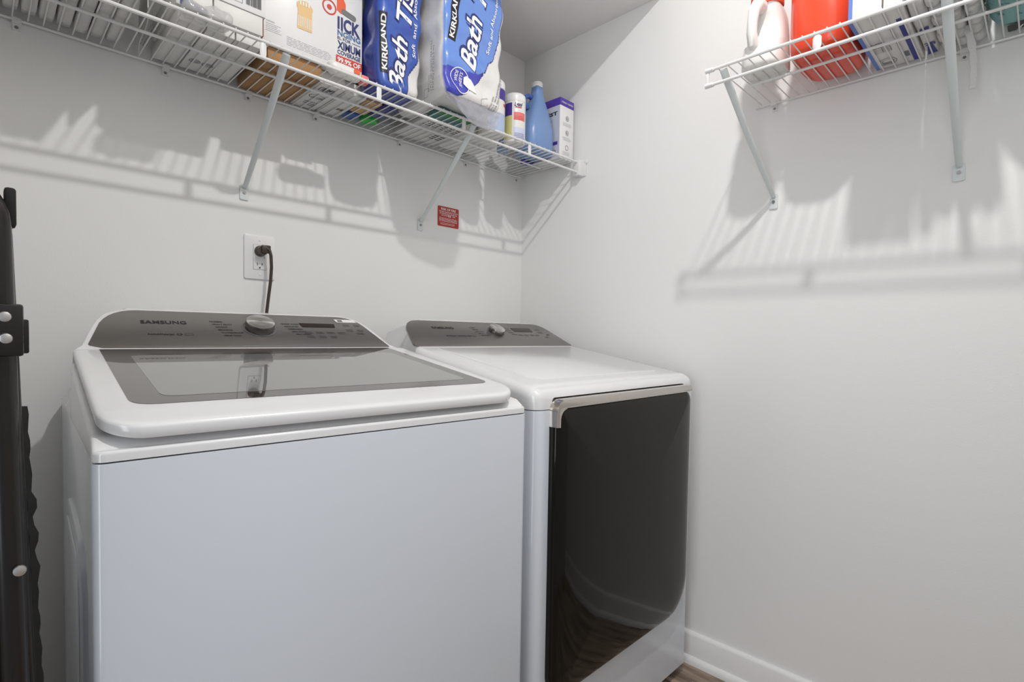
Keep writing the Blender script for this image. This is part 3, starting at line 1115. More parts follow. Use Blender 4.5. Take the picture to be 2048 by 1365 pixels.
# far left: brown box, then a row of thin white pouches on edge
ctn('cardboard_box', 'dark brown cardboard box at the far left end of the back shelf', 'box', -1.84, -1.722, -.26, -.03, D1, D1 + .16, M['card'])
names_ = ['leftmost', 'second from the left', 'third from the left', 'fourth from the left', 'fifth from the left', 'sixth from the left', 'seventh from the left', 'rightmost']
for i in range(8):
    x0 = -1.715 + i * .0302
    pt = thing('white_pouch', 'thin white pouch on edge on the back shelf, %s of its row' % names_[i], 'pouch', (x0 + .0145, -.16, D1), 'thin white pouches in a row at the left of the back shelf')
    from_bm('wrapper', bag_geo(x0 + .0012, x0 + .0296, -.322 + random.uniform(0, .008), -.028 + random.uniform(-.008, 0), D1, D1 + .135 + random.uniform(-.01, .01), .002, 8, .22, i, 22), M['pouch'], pt, angle=80)
    L = Letters()
    # rows of small print on the underside, read through the wires
    for k in range(3):
        L.lines((x0 + .007 + k * .006, -.125, D1 + .0002), Y, -X, .075, 1, 0, .0016, .35)
    L.build('small_print', M['inkgrey'], pt)
# paper slip between the pouches and the cartons
ps = thing('paper_slip', 'white paper slip with small print hanging between pouches and cartons', 'paper', (-1.45, -.13, D1))
V, F = [], []
for i in range(13):
    t = i / 12
    y = -.27 + .25 * t
    for h in (0, 1):
        for dx_ in (0, .0012):
            V.append((-1.458 + .030 * t + dx_ + .004 * math.sin(t * 6), y, D1 + .001 + h * (.16 - .10 * t)))
for i in range(12):
    a = i * 4
    F += [(a, a + 4, a + 6, a + 2), (a + 1, a + 3, a + 7, a + 5), (a, a + 1, a + 5, a + 4), (a + 2, a + 6, a + 7, a + 3)]
F += [(0, 2, 3, 1), (48, 49, 51, 50)]
mk('slip', V, F, M['paper'], ps)
L = Letters()
for k in range(3):
    L.lines((-1.436 + k * .006, -.20, D1 + .0006), Y, -X, .15, 1, 0, .0014, .2)
L.build('small_print', M['inkgrey'], ps)

# three low white cartons
for i, (x0, x1, nm) in enumerate(((-1.402, -1.345, 'leftmost'), (-1.342, -1.282, 'middle'), (-1.279, -1.221, 'rightmost'))):
    t = ctn('white_carton', 'low plain white carton flat on the back shelf, %s of three' % nm, 'box', x0, x1, -.272, -.022, D1, D1 + .026, M['whitecard'], 'three low white cartons on the back shelf')
    if i == 1:
        L = Letters()
        for k in (0, 1):
            L.ring((x0 + .022 + k * .030, -.085 + k * .002, D1 - .0002), -X, Y, .010, .0112, sx=1.15)
            L.lines((x0 + .031 + k * .030, -.090, D1 - .0002), -X, Y, .018, 3, -.005, .0016, .1)
        L.build('recycling_print', M['ink'], t)
bag('plastic_bag', 'crumpled clear plastic bag squeezed under the stacked boxes', 'plastic bag', -1.400, -1.300, -.322, -.276, D1, D1 + .036, M['film'], amp=.012, r=.4, seed=4, f=40)
# stacked boxes on the cartons
zc = D1 + .0262
t = ctn('white_carton', 'white carton under the barcoded box, left of two side by side', 'box', -1.408, -1.334, -.285, -.06, zc, zc + .045, M['whitecard'], 'two white cartons under the barcoded box')
L = Letters()
L.poly((-1.400, -.2856, zc), X, Z, [(0, .002), (.056, .002), (.056, .010), (.02, .020), (0, .026)])
L.build('blue_stripe', M['inkblue'], t)
t = ctn('white_carton', 'white carton under the barcoded box, right of two side by side', 'box', -1.331, -1.222, -.285, -.06, zc, zc + .045, M['whitecard'], 'two white cartons under the barcoded box')
box('film_wrap', -1.2215, -1.2200, -.285, -.06, zc + .001, zc + .044, M['amber'], t)
zb_ = zc + .0455
t = ctn('barcoded_box', 'white box with a black barcode on its front, left of the big white box', 'box', -1.408, -1.216, -.288, -.06, zb_, zb_ + .11, M['glosswhite'])
L = Letters()
L.bars((-1.262, -.2886, zb_ + .014), X, Z, .036, .030, 22)
L.text('MADE IN USA', (-1.262, -.2886, zb_ + .048), X, Z, h=.003, w=.034)
L.frame((-1.300, -.2886, zb_ + .012), X, Z, .030, .040, .0007)
L.lines((-1.297, -.2886, zb_ + .044), X, Z, .024, 5, .006, .0012, .2)
L.lines((-1.345, -.2886, zb_ + .044), X, Z, .036, 5, .007, .0012, .3)
L.build('barcode_print', M['ink'], t)

# low boxes on the deck under the big box
def card_seams(t, x0, x1, y0, y1, z):
    L = Letters()
    L.quad(((x0 + x1) / 2 - .0006, y1, z - .0003), -X, -Y, .0012, abs(y1 - y0))
    L.quad((x1, y0 + (y1 - y0) * .45, z - .0003), -X, Y, x1 - x0, .0012)
    L.quad((x0 + .012 + .05, y0 + .02, z - .0003), -X, Y, .05, .0016)
    L.build('seam_lines', M['ink'], t)
t = ctn('cardboard_box', 'low brown cardboard box on the deck under the big white box', 'box', -1.192, -1.048, -.236, -.012, D1, D1 + .034, M['card'])
card_seams(t, -1.192, -1.048, -.236, -.012, D1)
t = ctn('white_box', 'low white box with a recycling print, right of the brown box', 'box', -1.042, -.966, -.215, -.010, D1, D1 + .034, M['whitecard'])
L = Letters()
L.frame((-.985, -.19, D1 - .0003), -X, Y, .040, .026, .0014)
L.bars((-.998, -.187, D1 - .0003), -X, Y, .022, .020, 7)
L.text('A', (-.988, -.186, D1 - .0003), -X, Y, h=.012, bold=.03)
L.ring((-1.004, -.115, D1 - .0003), -X, Y, .014, .0152, sx=1.6)
L.lines((-.985, -.115, D1 - .0003), -X, Y, .036, 2, -.007, .002, .2)
L.text('5 COUNT', (-.982, -.072, D1 - .0003), -X, Y, h=.007, w=.040, bold=.02)
L.lines((-.982, -.055, D1 - .0003), -X, Y, .040, 2, -.012, .003, .4)
L.build('box_print', M['ink'], t)
t = ctn('white_box', 'low white box with a small barcode underneath, beside the tan box', 'box', -.962, -.892, -.205, -.018, D1, D1 + .034, M['whitecard'])
L = Letters()
L.bars((-.900, -.088, D1 - .0003), -X, Y, .030, .016, 12)
L.build('barcode_print', M['ink'], t)
bag('white_tube', 'white squeeze tube with orange patches lying on the front rail', 'tube', -1.055, -.955, -.300, -.264, D1, D1 + .036, M['cream'], r=.49, amp=.001, n=12)
tt = bpy.data.objects['white_tube']
L = Letters()
L.quad((-.985, -.3008, D1 + .016), X, Z, .018, .012)
L.build('orange_patch', M['orange'], tt)
box('cap', -.958, -.934, -.294, -.268, D1 + .003, D1 + .026, M['pink'], tt, bev=.005)
# big white box with product print
zb_ = D1 + .0365
bx0, bx1, by = -1.212, -.934, -.252
t = ctn('big_white_box', 'big white box printed with blue wording and a red band on its front', 'box', bx0, bx1, by, -.03, zb_, zb_ + .30, M['glosswhite'])
L = Letters()
q = by - .0004
fx = -1.010
L.text('ICK', (-1.000, q, 1.956), X, Z, h=.034, w=.058, bold=.035)
L.quad((fx, q, 1.956), X, Z, .006, .034)
L.text('XIMUM', (fx, q, 1.903), X, Z, h=.021, w=.070, bold=.03)
L.text('COVERAGE', (fx, q, 1.888), X, Z, h=.0112, w=.070, bold=.02)
L.text('EL FOR', (fx, q, 1.928), X, Z, h=.008, w=.040, bold=.01)
L.quad((fx + .044, q, 1.931), X, Z, .026, .0012)
L.build('dark_wording', M['inkblue'], t)
L = Letters()
L.text('NGING', (fx, q, 1.939), X, Z, h=.0145, w=.070, bold=.025)
L.build('blue_wording', M['inkmid'], t)
L = Letters()
L.quad((fx - .004, q, 1.862), X, Z, bx1 - fx + .003, .022)
L.build('red_band', M['inkred'], t)
L = Letters()
L.ring((-1.034, q, 2.004), X, Z, .0165, .0205)
L.ring((-1.034, q, 2.004), X, Z, .0001, .007)
L.build('round_logo', M['inkred'], t)
L = Letters()
L.text('99.9% OF', (fx, q - .0006, 1.8665), X, Z, h=.0125, w=.070, bold=.03)
L.build('white_wording', M['inkwhite'], t)
L = Letters()
L.lines((-1.203, q, 1.893), X, Z, .040, 5, .0045, .0010, .3)
L.lines((-1.150, q, 1.878), X, Z, .125, 6, .0040, .0008, .1)
L.text('WARNING', (-1.203, q, 1.898), X, Z, h=.0035, w=.022, bold=.01)
L.build('small_print', M['inklight'], t)
L = Letters()
L.poly((-1.125, q, 1.912), X, Z, [(.002, 0), (.042, .001), (.042, .052), (.044, .056), (.044, .064), (.036, .073), (.024, .077), (.010, .074), (.001, .066), (.001, .056), (.004, .052)])
L.build('jar_picture', M['straw'], t)
L = Letters()
for k in range(8):
    L.quad((-1.121 + k * .0048, q - .0006, 1.918), X, Z, .0016, .028)
for k in range(4):
    L.quad((-1.116 + k * .0075, q - .0006, 1.975), X, Z, .0035, .010)
L.build('jar_highlights', M['inkwhite'], t)
L = Letters()
L.poly((-1.012, q - .0002, 2.000), X, Z, [(0, .006), (.012, 0), (.026, .006), (.026, .030), (.014, .052), (0, .055)])
L.build('orange_picture', M['orange'], t)
L = Letters()
pts = [(.004 + .008 * math.cos(a * PI / 8), .008 * math.sin(a * PI / 8)) for a in range(4, 13)] + [(.034 + .008 * math.cos(a * PI / 8), -.006 + .008 * math.sin(a * PI / 8)) for a in range(-4, 5)]
L.poly((-.996, q - .0003, 2.008), X, Z, pts)
L.build('handle_picture', M['inkgrey'], t)
# tan box, blue and green bottles behind
t = ctn('cardboard_box', 'small tan cardboard box with a barcode label beside the blue tissue pack', 'box', -.888, -.838, -.205, -.095, D1, D1 + .105, M['tan'])
L = Letters()
L.quad((-.868, -.2054, 1.876), X, Z, .026, .024)
L.build('barcode_label', M['inkwhite'], t)
L = Letters()
L.bars((-.864, -.2062, 1.880), X, Z, .016, .016, 9)
L.build('barcode', M['ink'], t)
bag('white_bag', 'small crinkled white bag standing behind the tan box', 'bag', -.928, -.896, -.075, -.035, D1 + .0345, D1 + .20, M['tissuewhite'], amp=.006, seed=9, f=30)
def small_bottle(name, label, c, r, h, m, group=None):
    t = thing(name, label, 'bottle', (c[0], c[1], D1), group)
    lathe('body', [(r * .7, 0), (r * .93, .003), (r, .012), (r, h * .6), (r * .8, h * .75), (r * .35, h * .82), (r * .35, h * .86)], (c[0], c[1], D1), m, t, n=28)
    lathe('cap', [(r * .42, 0), (r * .42, h * .13), (r * .36, h * .14)], (c[0], c[1], D1 + h * .86), M['plate'], t, n=20)
    return t
small_bottle('bottle', 'round blue bottle behind the small tan cardboard box', (-.862, -.050), .030, .085, M['bluedeep'])
small_bottle('bottle', 'round green bottle between the blue bottle and the tissue packs', (-.797, -.050), .030, .085, M['green'])
small_bottle('bottle', 'clear round bottle with grey contents behind the left tissue pack', (-.738, -.055), .027, .12, M['clear'])

# ---- bath tissue packs
def inpoly(p, poly):
    c = False
    n = len(poly)
    for i in range(n):
        a, b = poly[i], poly[i - 1]
        if (a[1] > p[1]) != (b[1] > p[1]) and p[0] < (b[0] - a[0]) * (p[1] - a[1]) / (b[1] - a[1]) + a[0]:
            c = not c
    return c

def edgedist(p, poly):
    d = 9
    for i in range(len(poly)):
        a, b = Vector(poly[i - 1]), Vector(poly[i])
        ab = b - a
        t = max(0, min(1, (Vector(p) - a).dot(ab) / max(ab.length_squared, 1e-12)))
        d = min(d, (a + ab * t - Vector(p)).length)
    return d

def pack(label, x0, x1, y0, y1, z0, z1, regions, seed, sag):
    """tissue pack; regions = [(polygon in x,z on the front, colour)], front print in a colour attribute"""
    t = thing('tissue_pack', label, 'tissue pack', ((x0 + x1) / 2, (y0 + y1) / 2, z0), 'wrapped packs of bath tissue on the back shelf')
    hx, hy, hz = (x1 - x0) / 2, (y1 - y0) / 2, (z1 - z0) / 2
    rr = .022
    cxm, cym, czm = x0 + hx, y0 + hy, z0 + hz
    def warp(p, nn):
        z = p.z
        # rolls press through the wrap as soft ribs, plus the wrinkles of the film
        rib = .0035 * math.cos((z - z0) / .105 * 2 * PI)
        a = noise.noise(Vector((p.x * 9 + seed, p.y * 9, p.z * 5))) * .009
        b_ = noise.noise(Vector((p.x * 34 + seed, p.y * 30, p.z * 22))) * .0022
        k = 1 - max(0, min(1, (z - z0) / .05))
        q = p + nn * (rib + a + b_)
        q.x += (cxm - q.x) * k * sag * .5
        q.z = max(q.z, z0)
        return q
    step = .0032
    nx, ny, nz = [max(4, int(2 * h_ / s_)) for h_, s_ in ((hx, step), (hy, .012), (hz, step))]
    V, F, idx = [], [], {}
    def vert(i, j, k):
        key = (i, j, k)
        if key not in idx:
            p = Vector((x0 + 2 * hx * i / nx, y0 + 2 * hy * j / ny, z0 + 2 * hz * k / nz)) - Vector((cxm, cym, czm))
            c = Vector((max(-hx + rr, min(hx - rr, p.x)), max(-hy + rr, min(hy - rr, p.y)), max(-hz + rr, min(hz - rr, p.z))))
            d = p - c
            nn = d.normalized() if d.length > 1e-9 else Vector((0, 0, 0))
            # corners of a rounded box
            s_ = rr / max(abs(d.x), abs(d.y), abs(d.z), 1e-9) if d.length > 1e-9 else 0
            q = c + nn * rr if d.length > 1e-9 else p
            idx[key] = len(V)
            V.append(warp(q + Vector((cxm, cym, czm)), nn))
            key_p.append((x0 + 2 * hx * i / nx, j, z0 + 2 * hz * k / nz))
        return idx[key]
    key_p = []
    for i in range(nx):
        for k in range(nz):
            F.append((vert(i, 0, k), vert(i + 1, 0, k), vert(i + 1, 0, k + 1), vert(i, 0, k + 1)))
            if i % 4 == 0 and False:
                pass
    for i in range(nx):
        for k in range(nz):
            F.append((vert(i, ny, k), vert(i, ny, k + 1), vert(i + 1, ny, k + 1), vert(i + 1, ny, k)))
    for j in range(ny):
        for k in range(nz):
            F.append((vert(0, j, k), vert(0, j, k + 1), vert(0, j + 1, k + 1), vert(0, j + 1, k)))
            F.append((vert(nx, j, k), vert(nx, j + 1, k), vert(nx, j + 1, k + 1), vert(nx, j, k + 1)))
        for i in range(nx):
            F.append((vert(i, j, 0), vert(i, j + 1, 0), vert(i + 1, j + 1, 0), vert(i + 1, j, 0)))
            F.append((vert(i, j, nz), vert(i + 1, j, nz), vert(i + 1, j + 1, nz), vert(i, j + 1, nz)))
    off = ORG[t.name]
    me = bpy.data.meshes.new('wrapper')
    me.from_pydata([v - off for v in V], [], F)
    me.materials.append(M['packprint'])
    for p in me.polygons:
        p.use_smooth = True
    ca = me.color_attributes.new('print', 'FLOAT_COLOR', 'POINT')
    white = (.74, .73, .715, 1)
    navy = srgb(38, 42, 118)
    for i, (px, j, pz) in enumerate(key_p):
        col = white
        for poly, cc, side in regions:
            if j == 0 and side == 'f':
                if inpoly((px, pz), poly):
                    d = edgedist((px, pz), poly)
                    col = cc
                    break
                elif cc_outline.get(id(poly)) and edgedist((px, pz), poly) < .0035:
                    col = navy
            elif side == 'b' and j > 0 and px < poly:
                col = cc
        ca.data[i].color = col
    o = bpy.data.objects.new('wrapper', me)
    C.objects.link(o)
    o.parent = t
    # front surface mapper for lettering
    def fn(p):
        px, pz = p.x, p.z
        q = Vector((px, y0, pz))
        d = Vector((0, 0, 0))
        cx_ = max(x0 + rr, min(x1 - rr, px)); cz_ = max(z0 + rr, min(z1 - rr, pz))
        dd = Vector((px - cx_, -rr, pz - cz_))
        nn = dd.normalized()
        q = Vector((cx_, y0 + rr, cz_)) + nn * rr
        q = warp(q, nn)
        return q + nn * (.0012 + (y0 - p.y))
    return t, fn
cc_outline = {}

# left pack
LB = [(-.96, 1.80), (-.96, 2.5), (-.775, 2.5), (-.770, 2.1), (-.776, 1.96), (-.795, 1.915), (-.826, 1.868), (-.826, 1.79)]
cc_outline[id(LB)] = True
ltp, fL = pack('blue and white bath tissue pack standing left, its lower half behind the wires', -.926, -.772, -.322, -.216, D1, 2.42,
               [(LB, srgb(58, 92, 178), 'f'), (-.790, srgb(44, 62, 148), 'b')], 3.1, .35)
def run(s, p0, ang, h, w, fn, bold, m, t, shear=0, y=0, name='lettering', spacing=1.0):
    L = Letters()
    R_ = Vector((math.cos(ang), 0, math.sin(ang)))
    U_ = Vector((-math.sin(ang), 0, math.cos(ang)))
    L.text(s, (p0[0], y, p0[1]), R_, U_, h=h, w=w, bold=bold, shear=shear, fn=fn, spacing=spacing)
    return L
def front(fn, y0, lift):
    return lambda p: fn(Vector((p.x, y0 - lift, p.z)))
A = math.radians(83)
L = run('Bath Tissue', (-.846, 1.808), A, .050, .42, front(fL, -.322, .0), .075, None, None, shear=.25)
L.build('wording_outline', M['inkblue'], ltp)
L = run('Bath Tissue', (-.846, 1.808), A, .050, .42, front(fL, -.322, .0012), .018, None, None, shear=.25)
L.build('wording', M['inkwhite'], ltp)
L = run('Soft  and  Absorbent', (-.800, 1.925), math.radians(89), .012, .23, front(fL, -.322, .001), .015, None, None)
L.build('small_wording', M['inkwhite'], ltp)
L = Letters()
R_ = Vector((math.cos(math.radians(92)), 0, math.sin(math.radians(92)))); U_ = Vector((-R_.z, 0, R_.x))
L.quad((-.892, 0, 1.852), R_, U_, .165, .026, fn=front(fL, -.322, .0), nx=24, ny=4)
L.build('brand_band', M['label'], ltp)
L = Letters()
L.text('KIRKLAND', (-.896, 0, 1.860), R_, U_, h=.015, w=.150, bold=.03, fn=front(fL, -.322, .0014))
L.build('brand_lettering', M['inkwhite'], ltp)

# right pack
RB = [(-.770, 1.902), (-.770, 2.5), (-.520, 2.5), (-.527, 2.19), (-.529, 2.09), (-.546, 2.03), (-.556, 1.984), (-.580, 1.965), (-.601, 1.928), (-.622, 1.915), (-.70, 1.905)]
RD = [(-.770, 1.902), (-.70, 1.905), (-.622, 1.915), (-.609, 1.918), (-.625, 1.89), (-.66, 1.858), (-.70, 1.832), (-.745, 1.815), (-.770, 1.815)]
cc_outline[id(RB)] = True
cc_outline[id(RD)] = True
rtp, fR = pack('blue and white bath tissue pack standing right, bulging over the front rail', -.757, -.513, -.402, -.140, D1 + .0155, 2.42,
               [(RB, srgb(104, 142, 216), 'f'), (RD, srgb(62, 70, 182), 'f')], 8.7, .30)
A = math.radians(79)
L = run('Bath Tissue', (-.642, 1.915), A, .056, .44, front(fR, -.402, .0), .075, None, None, shear=.25)
L.build('wording_outline', M['inkblue'], rtp)
L = run('Bath Tissue', (-.642, 1.915), A, .056, .44, front(fR, -.402, .0012), .018, None, None, shear=.25)
L.build('wording', M['inkwhite'], rtp)
L = run('Soft and Absorbent', (-.578, 1.992), math.radians(80), .012, .20, front(fR, -.402, .001), .015, None, None)
L.build('small_wording', M['inkwhite'], rtp)
L = Letters()
R_ = Vector((math.cos(math.radians(84)), 0, math.sin(math.radians(84)))); U_ = Vector((-R_.z, 0, R_.x))
L.quad((-.708, 0, 1.985), R_, U_, .20, .028, fn=front(fR, -.402, .0), nx=24, ny=4)
L.build('brand_band', M['label'], rtp)
L = Letters()
L.text('KIRKLAND', (-.716, 0, 1.992), R_, U_, h=.016, w=.150, bold=.03, fn=front(fR, -.402, .0014))
L.build('brand_lettering', M['inkwhite'], rtp)
L = Letters()
R_ = Vector((math.cos(math.radians(78)), 0, math.sin(math.radians(78)))); U_ = Vector((-R_.z, 0, R_.x))
f0 = front(fR, -.402, .0008)
L.text('WIDE', (-.707, 0, 1.866), R_, U_, h=.011, w=.034, bold=.01, fn=f0)
L.text('SHEETS', (-.692, 0, 1.853), R_, U_, h=.011, w=.046, bold=.01, fn=f0)
L.ring((-.694, 0, 1.874), X, Z, .034, .0365, fn=f0)
L.poly((-.682, 0, 1.868), X, Z, [(0, 0), (.014, -.010), (.026, -.014), (.050, -.016), (.046, .006), (.030, .020), (.012, .026), (.002, .020)], fn=front(fR, -.402, .0012))
L.build('badge', M['inkwhite'], rtp)
L = Letters()
L.frame((-.600, 0, 1.822), Vector((.93, 0, .36)), Vector((-.36, 0, .93)), .028, .024, .0010, fn=f0)
for k, s in enumerate(('SEPTIC SAFE', '2-PLY  380 SHEETS PER ROLL', '1425 SQ FT (132.3 m)')):
    L.text(s, (-.562 + k * .011, 0, 1.820), Vector((.22, 0, .97)), Vector((-.97, 0, .22)), h=.0062, w=(.05, .13, .12)[k], bold=.01, fn=f0)
L.build('fine_print', M['inkgrey'], rtp)
# print on the left end of the right pack
L = Letters()
for k, s in enumerate(('SEPTIC SAFE', '2-PLY  380 SHEETS PER ROLL', '1425 SQ FT (132.3 m)')):
    L.text(s, (-.7628, -.345 - k * .010, 1.835), Z, Vector((0, 1, 0)), h=.0062, w=(.05, .15, .13)[k], bold=.01)
L.frame((-.7624, -.318, 1.822), -Y, Z, .020, .026, .0012)
L.build('end_print', M['inkgrey'], rtp)
# loose tail of clear film hanging over the rail
V, F = [], []
nu, nv = 30, 18
for j in range(nv + 1):
    for i in range(nu + 1):
        a, b_ = i / nu, j / nv
        depth = .058 * (0.25 + .75 * math.sin(min(1, a * 1.15) * PI * .62)) * b_
        x = -.735 + (.215 - .03 * b_) * a
        y = -.396 - .012 * math.sin(b_ * PI * .8) - .010 * noise.noise(Vector((x * 26, b_ * 2.5, 1)))
        z = D1 + .020 - depth * 1.25 + .004 * noise.noise(Vector((x * 40, b_ * 4, 5)))
        V.append((x, y, z))
base = len(V)
for j in range(nv + 1):
    for i in range(nu + 1):
        p = V[j * (nu + 1) + i]
        V.append((p[0], p[1] + .0012 + .014 * math.sin(j / nv * PI), p[2]))
for s_ in (0, base):
    for j in range(nv):
        for i in range(nu):
            a = s_ + j * (nu + 1) + i
            F.append((a, a + 1, a + nu + 2, a + nu + 1))
mk('film_tail', V, F, M['clear'], rtp, angle=80)

# things under and beside the right pack
t = thing('wipes_pack', 'flat teal and green pack lying on the deck under the right tissue pack', 'pack', (-.61, -.27, D1))
D0 = D1
# the right tissue pack rests on these flat packs
from_bm('wrapper', bag_geo(-.692, -.552, -.308, -.236, D0, D0 + .0145, .0005, 8, .3, 1), M['teal'], t, angle=80)
L = Letters()
L.quad((-.558, -.304, D0 - .0004), -X, Y, .128, .020)
L.build('green_stripe', M['greenfilm'], t)
t = bag('white_pack', 'flat white pack with black lettering lying behind the tissue packs', 'pack', -.692, -.515, -.230, -.030, D0, D0 + .0145, M['pouch'], amp=.0005)
bag('navy_bag', 'small navy film bag lying behind the left tissue pack', 'bag', -.832, -.774, -.208, -.095, D1, D1 + .10, M['navy'], amp=.006, seed=5, f=26)
L = Letters()
L.lines((-.535, -.215, D0 - .0003), -X, Y, .14, 3, -.014, .004, .2)
L.lines((-.530, -.130, D0 - .0003), -X, Y, .06, 3, -.016, .006, .1)
L.build('lettering', M['ink'], t)
t = bag('white_bag', 'soft crinkled white bag lying behind the wipes tub', 'bag', -.505, -.335, -.205, -.030, D0, D0 + .065, M['tissuewhite'], amp=.007, seed=12, f=30)
L = Letters()
L.lines((-.36, -.06, D0 - .0004), -X, Y, .05, 3, -.010, .003, .4)
L.build('print', M['ink'], t)

# wipes tubs
def tub(label, c, r, h, stripe, big):
    t = thing('wipes_tub', label, 'tub', (c[0], c[1], D1))
    lathe('body', [(r * .90, 0), (r * .97, .002), (r, .008), (r, h * .80), (r * .99, h * .81), (r * .985, h * .83)], (c[0], c[1], D1), M['cream'], t, n=48)
    lathe('lid', [(r * 1.0, 0), (r * 1.01, .004), (r * 1.0, h * .10), (r * .96, h * .14), (r * .85, h * .165), (r * .3, h * .172)], (c[0], c[1], D1 + h * .832), M['plate'], t, n=48)
    def wrap(a0, a1, z0, z1, m, nm, lift=.0006):
        V, F = [], []
        n = 16
        for k in range(n + 1):
            a = math.radians(a0 + (a1 - a0) * k / n)
            for z in (z0, z1):
                for rr in (r, r + lift):
                    V.append((c[0] + rr * math.cos(a), c[1] + rr * math.sin(a), D1 + z))
        for k in range(n):
            q = k * 4
            F += [(q + 1, q + 5, q + 7, q + 3), (q + 2, q + 3, q + 7, q + 6), (q, q + 4, q + 5, q + 1)]
        return mk(nm, V, F, m, t)
    for (a0, a1, z0, z1, m, nm) in stripe:
        wrap(a0, a1, z0, z1, m, nm)
    if big:
        L = Letters()
        def cyl(p):
            # p.x is an angle in metres along the skin
            a = math.radians(-118) + p.x / r
            return Vector((c[0] + (r + .0016) * math.cos(a), c[1] + (r + .0016) * math.sin(a), p.z))
        L.text('Lysol', (-.014, 0, D1 + .128), X, Z, h=.0125, w=.032, bold=.03, shear=.4, fn=cyl)
        L.lines((-.012, 0, D1 + .030), X, Z, .048, 6, .0050, .0012, .2, fn=cyl)
        L.build('lettering', M['inkblue'], t)
        L = Letters()
        L.quad((-.010, 0, D1 + .122), X, Z, .024, .003, fn=cyl, nx=6)
        L.lines((-.012, 0, D1 + .090), X, Z, .040, 3, .0050, .0010, .3, fn=cyl)
        L.build('red_lettering', M['inkred'], t)
    return t
tub('white wipes tub with pink, yellow and purple label beside the blue jug', (-.318, -.262), .0395, .178,
    [(-196, -150, .095, .140, M['inkpurple'], 'purple_label'), (-196, -150, .012, .094, M['yellow'], 'yellow_label'),
     (-140, -72, .078, .106, M['pink'], 'pink_label'), (-140, -72, .006, .052, M['lavender'], 'purple_panel')], True)
tub('white tub with a purple cap band half hidden behind the right tissue pack', (-.434, -.262), .0465, .190,
    [(-140, -30, .118, .155, M['inkpurple'], 'purple_band'), (-140, -30, .008, .07, M['blueclear'], 'pale_label'), (-70, -50, .098, .108, M['inkred'], 'red_mark')], False)

# blue jug
def jug(name, label, cat, c, prof, m, cap_m, cap_prof, rot=0, n=40):
    """prof rows: (half length, half width, z, x shift) superellipse sections"""
    t = thing(name, label, cat, c)
    V, F = [], []
    for (a, b_, z, sx) in prof:
        for k in range(n):
            th = 2 * PI * k / n
            ex = 2 / 3.4
            cx_, sy_ = math.cos(th), math.sin(th)
            x = a * math.copysign(abs(cx_) ** ex, cx_) + sx
            y = b_ * math.copysign(abs(sy_) ** ex, sy_)
            xr = x * math.cos(rot) - y * math.sin(rot)
            yr = x * math.sin(rot) + y * math.cos(rot)
            V.append((c[0] + xr, c[1] + yr, c[2] + z))
    for i in range(len(prof) - 1):
        for k in range(n):
            j = (k + 1) % n
            F.append((i * n + k, i * n + j, (i + 1) * n + j, (i + 1) * n + k))
    F += [tuple(range(n)), tuple((len(prof) - 1) * n + k for k in range(n))]
    mk('body', V, F, m, t, angle=60)
    if cap_prof:
        a, b_, z, sx = prof[-1]
        V, F = lathe_geo(cap_prof, (c[0] + sx * math.cos(rot), c[1] + sx * math.sin(rot), c[2] + z), 28)
        mk('cap', V, F, cap_m, t)
    return t
jp = [(.058, .048, 0, 0), (.067, .056, .004, 0), (.071, .060, .014, 0), (.070, .060, .08, 0), (.066, .057, .105, .002), (.057, .050, .135, .006), (.046, .042, .165, .010),
      (.035, .034, .192, .013), (.026, .026, .218, .014), (.0215, .0215, .238, .014), (.0195, .0195, .268, .014)]
jt = jug('cleaner_jug', 'pale blue plastic jug with a white cap between wipes tub and purple box', 'jug', (-.181, -.232, D1), jp, M['blueplastic'], M['plate'],
         [(.021, -.002), (.0215, 0), (.0215, .014), (.0195, .018), (.008, .0185)], rot=0)
tube('handle', [(-.213, -.225, D1 + .176), (-.230, -.225, D1 + .196), (-.228, -.223, D1 + .214), (-.208, -.223, D1 + .226), (-.178, -.228, D1 + .224)], [.010, .009, .0085, .009, .010], M['bluedeep'], jt, n=14)
small_bottle('bottle', 'pale clear bottle between the wipes tub and the blue jug', (-.272, -.150), .022, .14, M['blueclear'])

# purple-topped box
t = ctn('purple_white_box', 'tall white and purple box at the right end of the back shelf', 'box', -.106, -.022, -.300, -.150, D1, D1 + .234, M['glosswhite'])
v0 = D1
box('top_band', -.1065, -.0215, -.3005, -.1495, v0 + .204, v0 + .2345, M['purple'], t, bev=.0012)
box('side_panel', -.1068, -.1058, -.2990, -.151, v0 + .001, v0 + .204, M['nestside'], t)
L = Letters()
L.text('3 PACK / UNITED', (-.064, -.3008, v0 + .215), X, Z, h=.0065, w=.070, bold=.01, center=True)
L.build('band_wording', M['inkwhite'], t)
L = Letters()
q = -.3003
for k, zz in enumerate((.160, .104, .046)):
    L.ring((-.062, q, v0 + zz), X, Z, .0085, .0098, sx=.95)
    if k < 2:
        L.quad((-.068, q, v0 + zz + .003), Vector((.7, 0, -.7)), Vector((.7, 0, .7)), .012, .0012)
        L.ring((-.062, q, v0 + zz), X, Z, .0035, .0044)
L.build('icons', M['ink'], t)
L = Letters()
for zz in (.140, .084, .028):
    L.lines((-.088, q, v0 + zz), X, Z, .054, 3, .0050, .0013, .25)
L.build('fine_print', M['inklight'], t)
L = Letters()
q = -.1070
L.text('NEST', (q, -.206, v0 + .168), -Y, Z, h=.0135, w=.082, bold=.035)
L.build('side_wording', M['ink'], t)
L = Letters()
L.lines((q, -.170, v0 + .158), -Y, Z, .105, 13, .0060, .0012, .3)
L.bars((q, -.252, v0 + .020), -Y, Z, .030, .014, 9)
L.build('side_print', M['inkgrey'], t)
L = Letters()
L.quad((q, -.215, v0 + .052), -Y, Z, .075, .013)
L.build('side_stripe', M['inkpurple'], t)
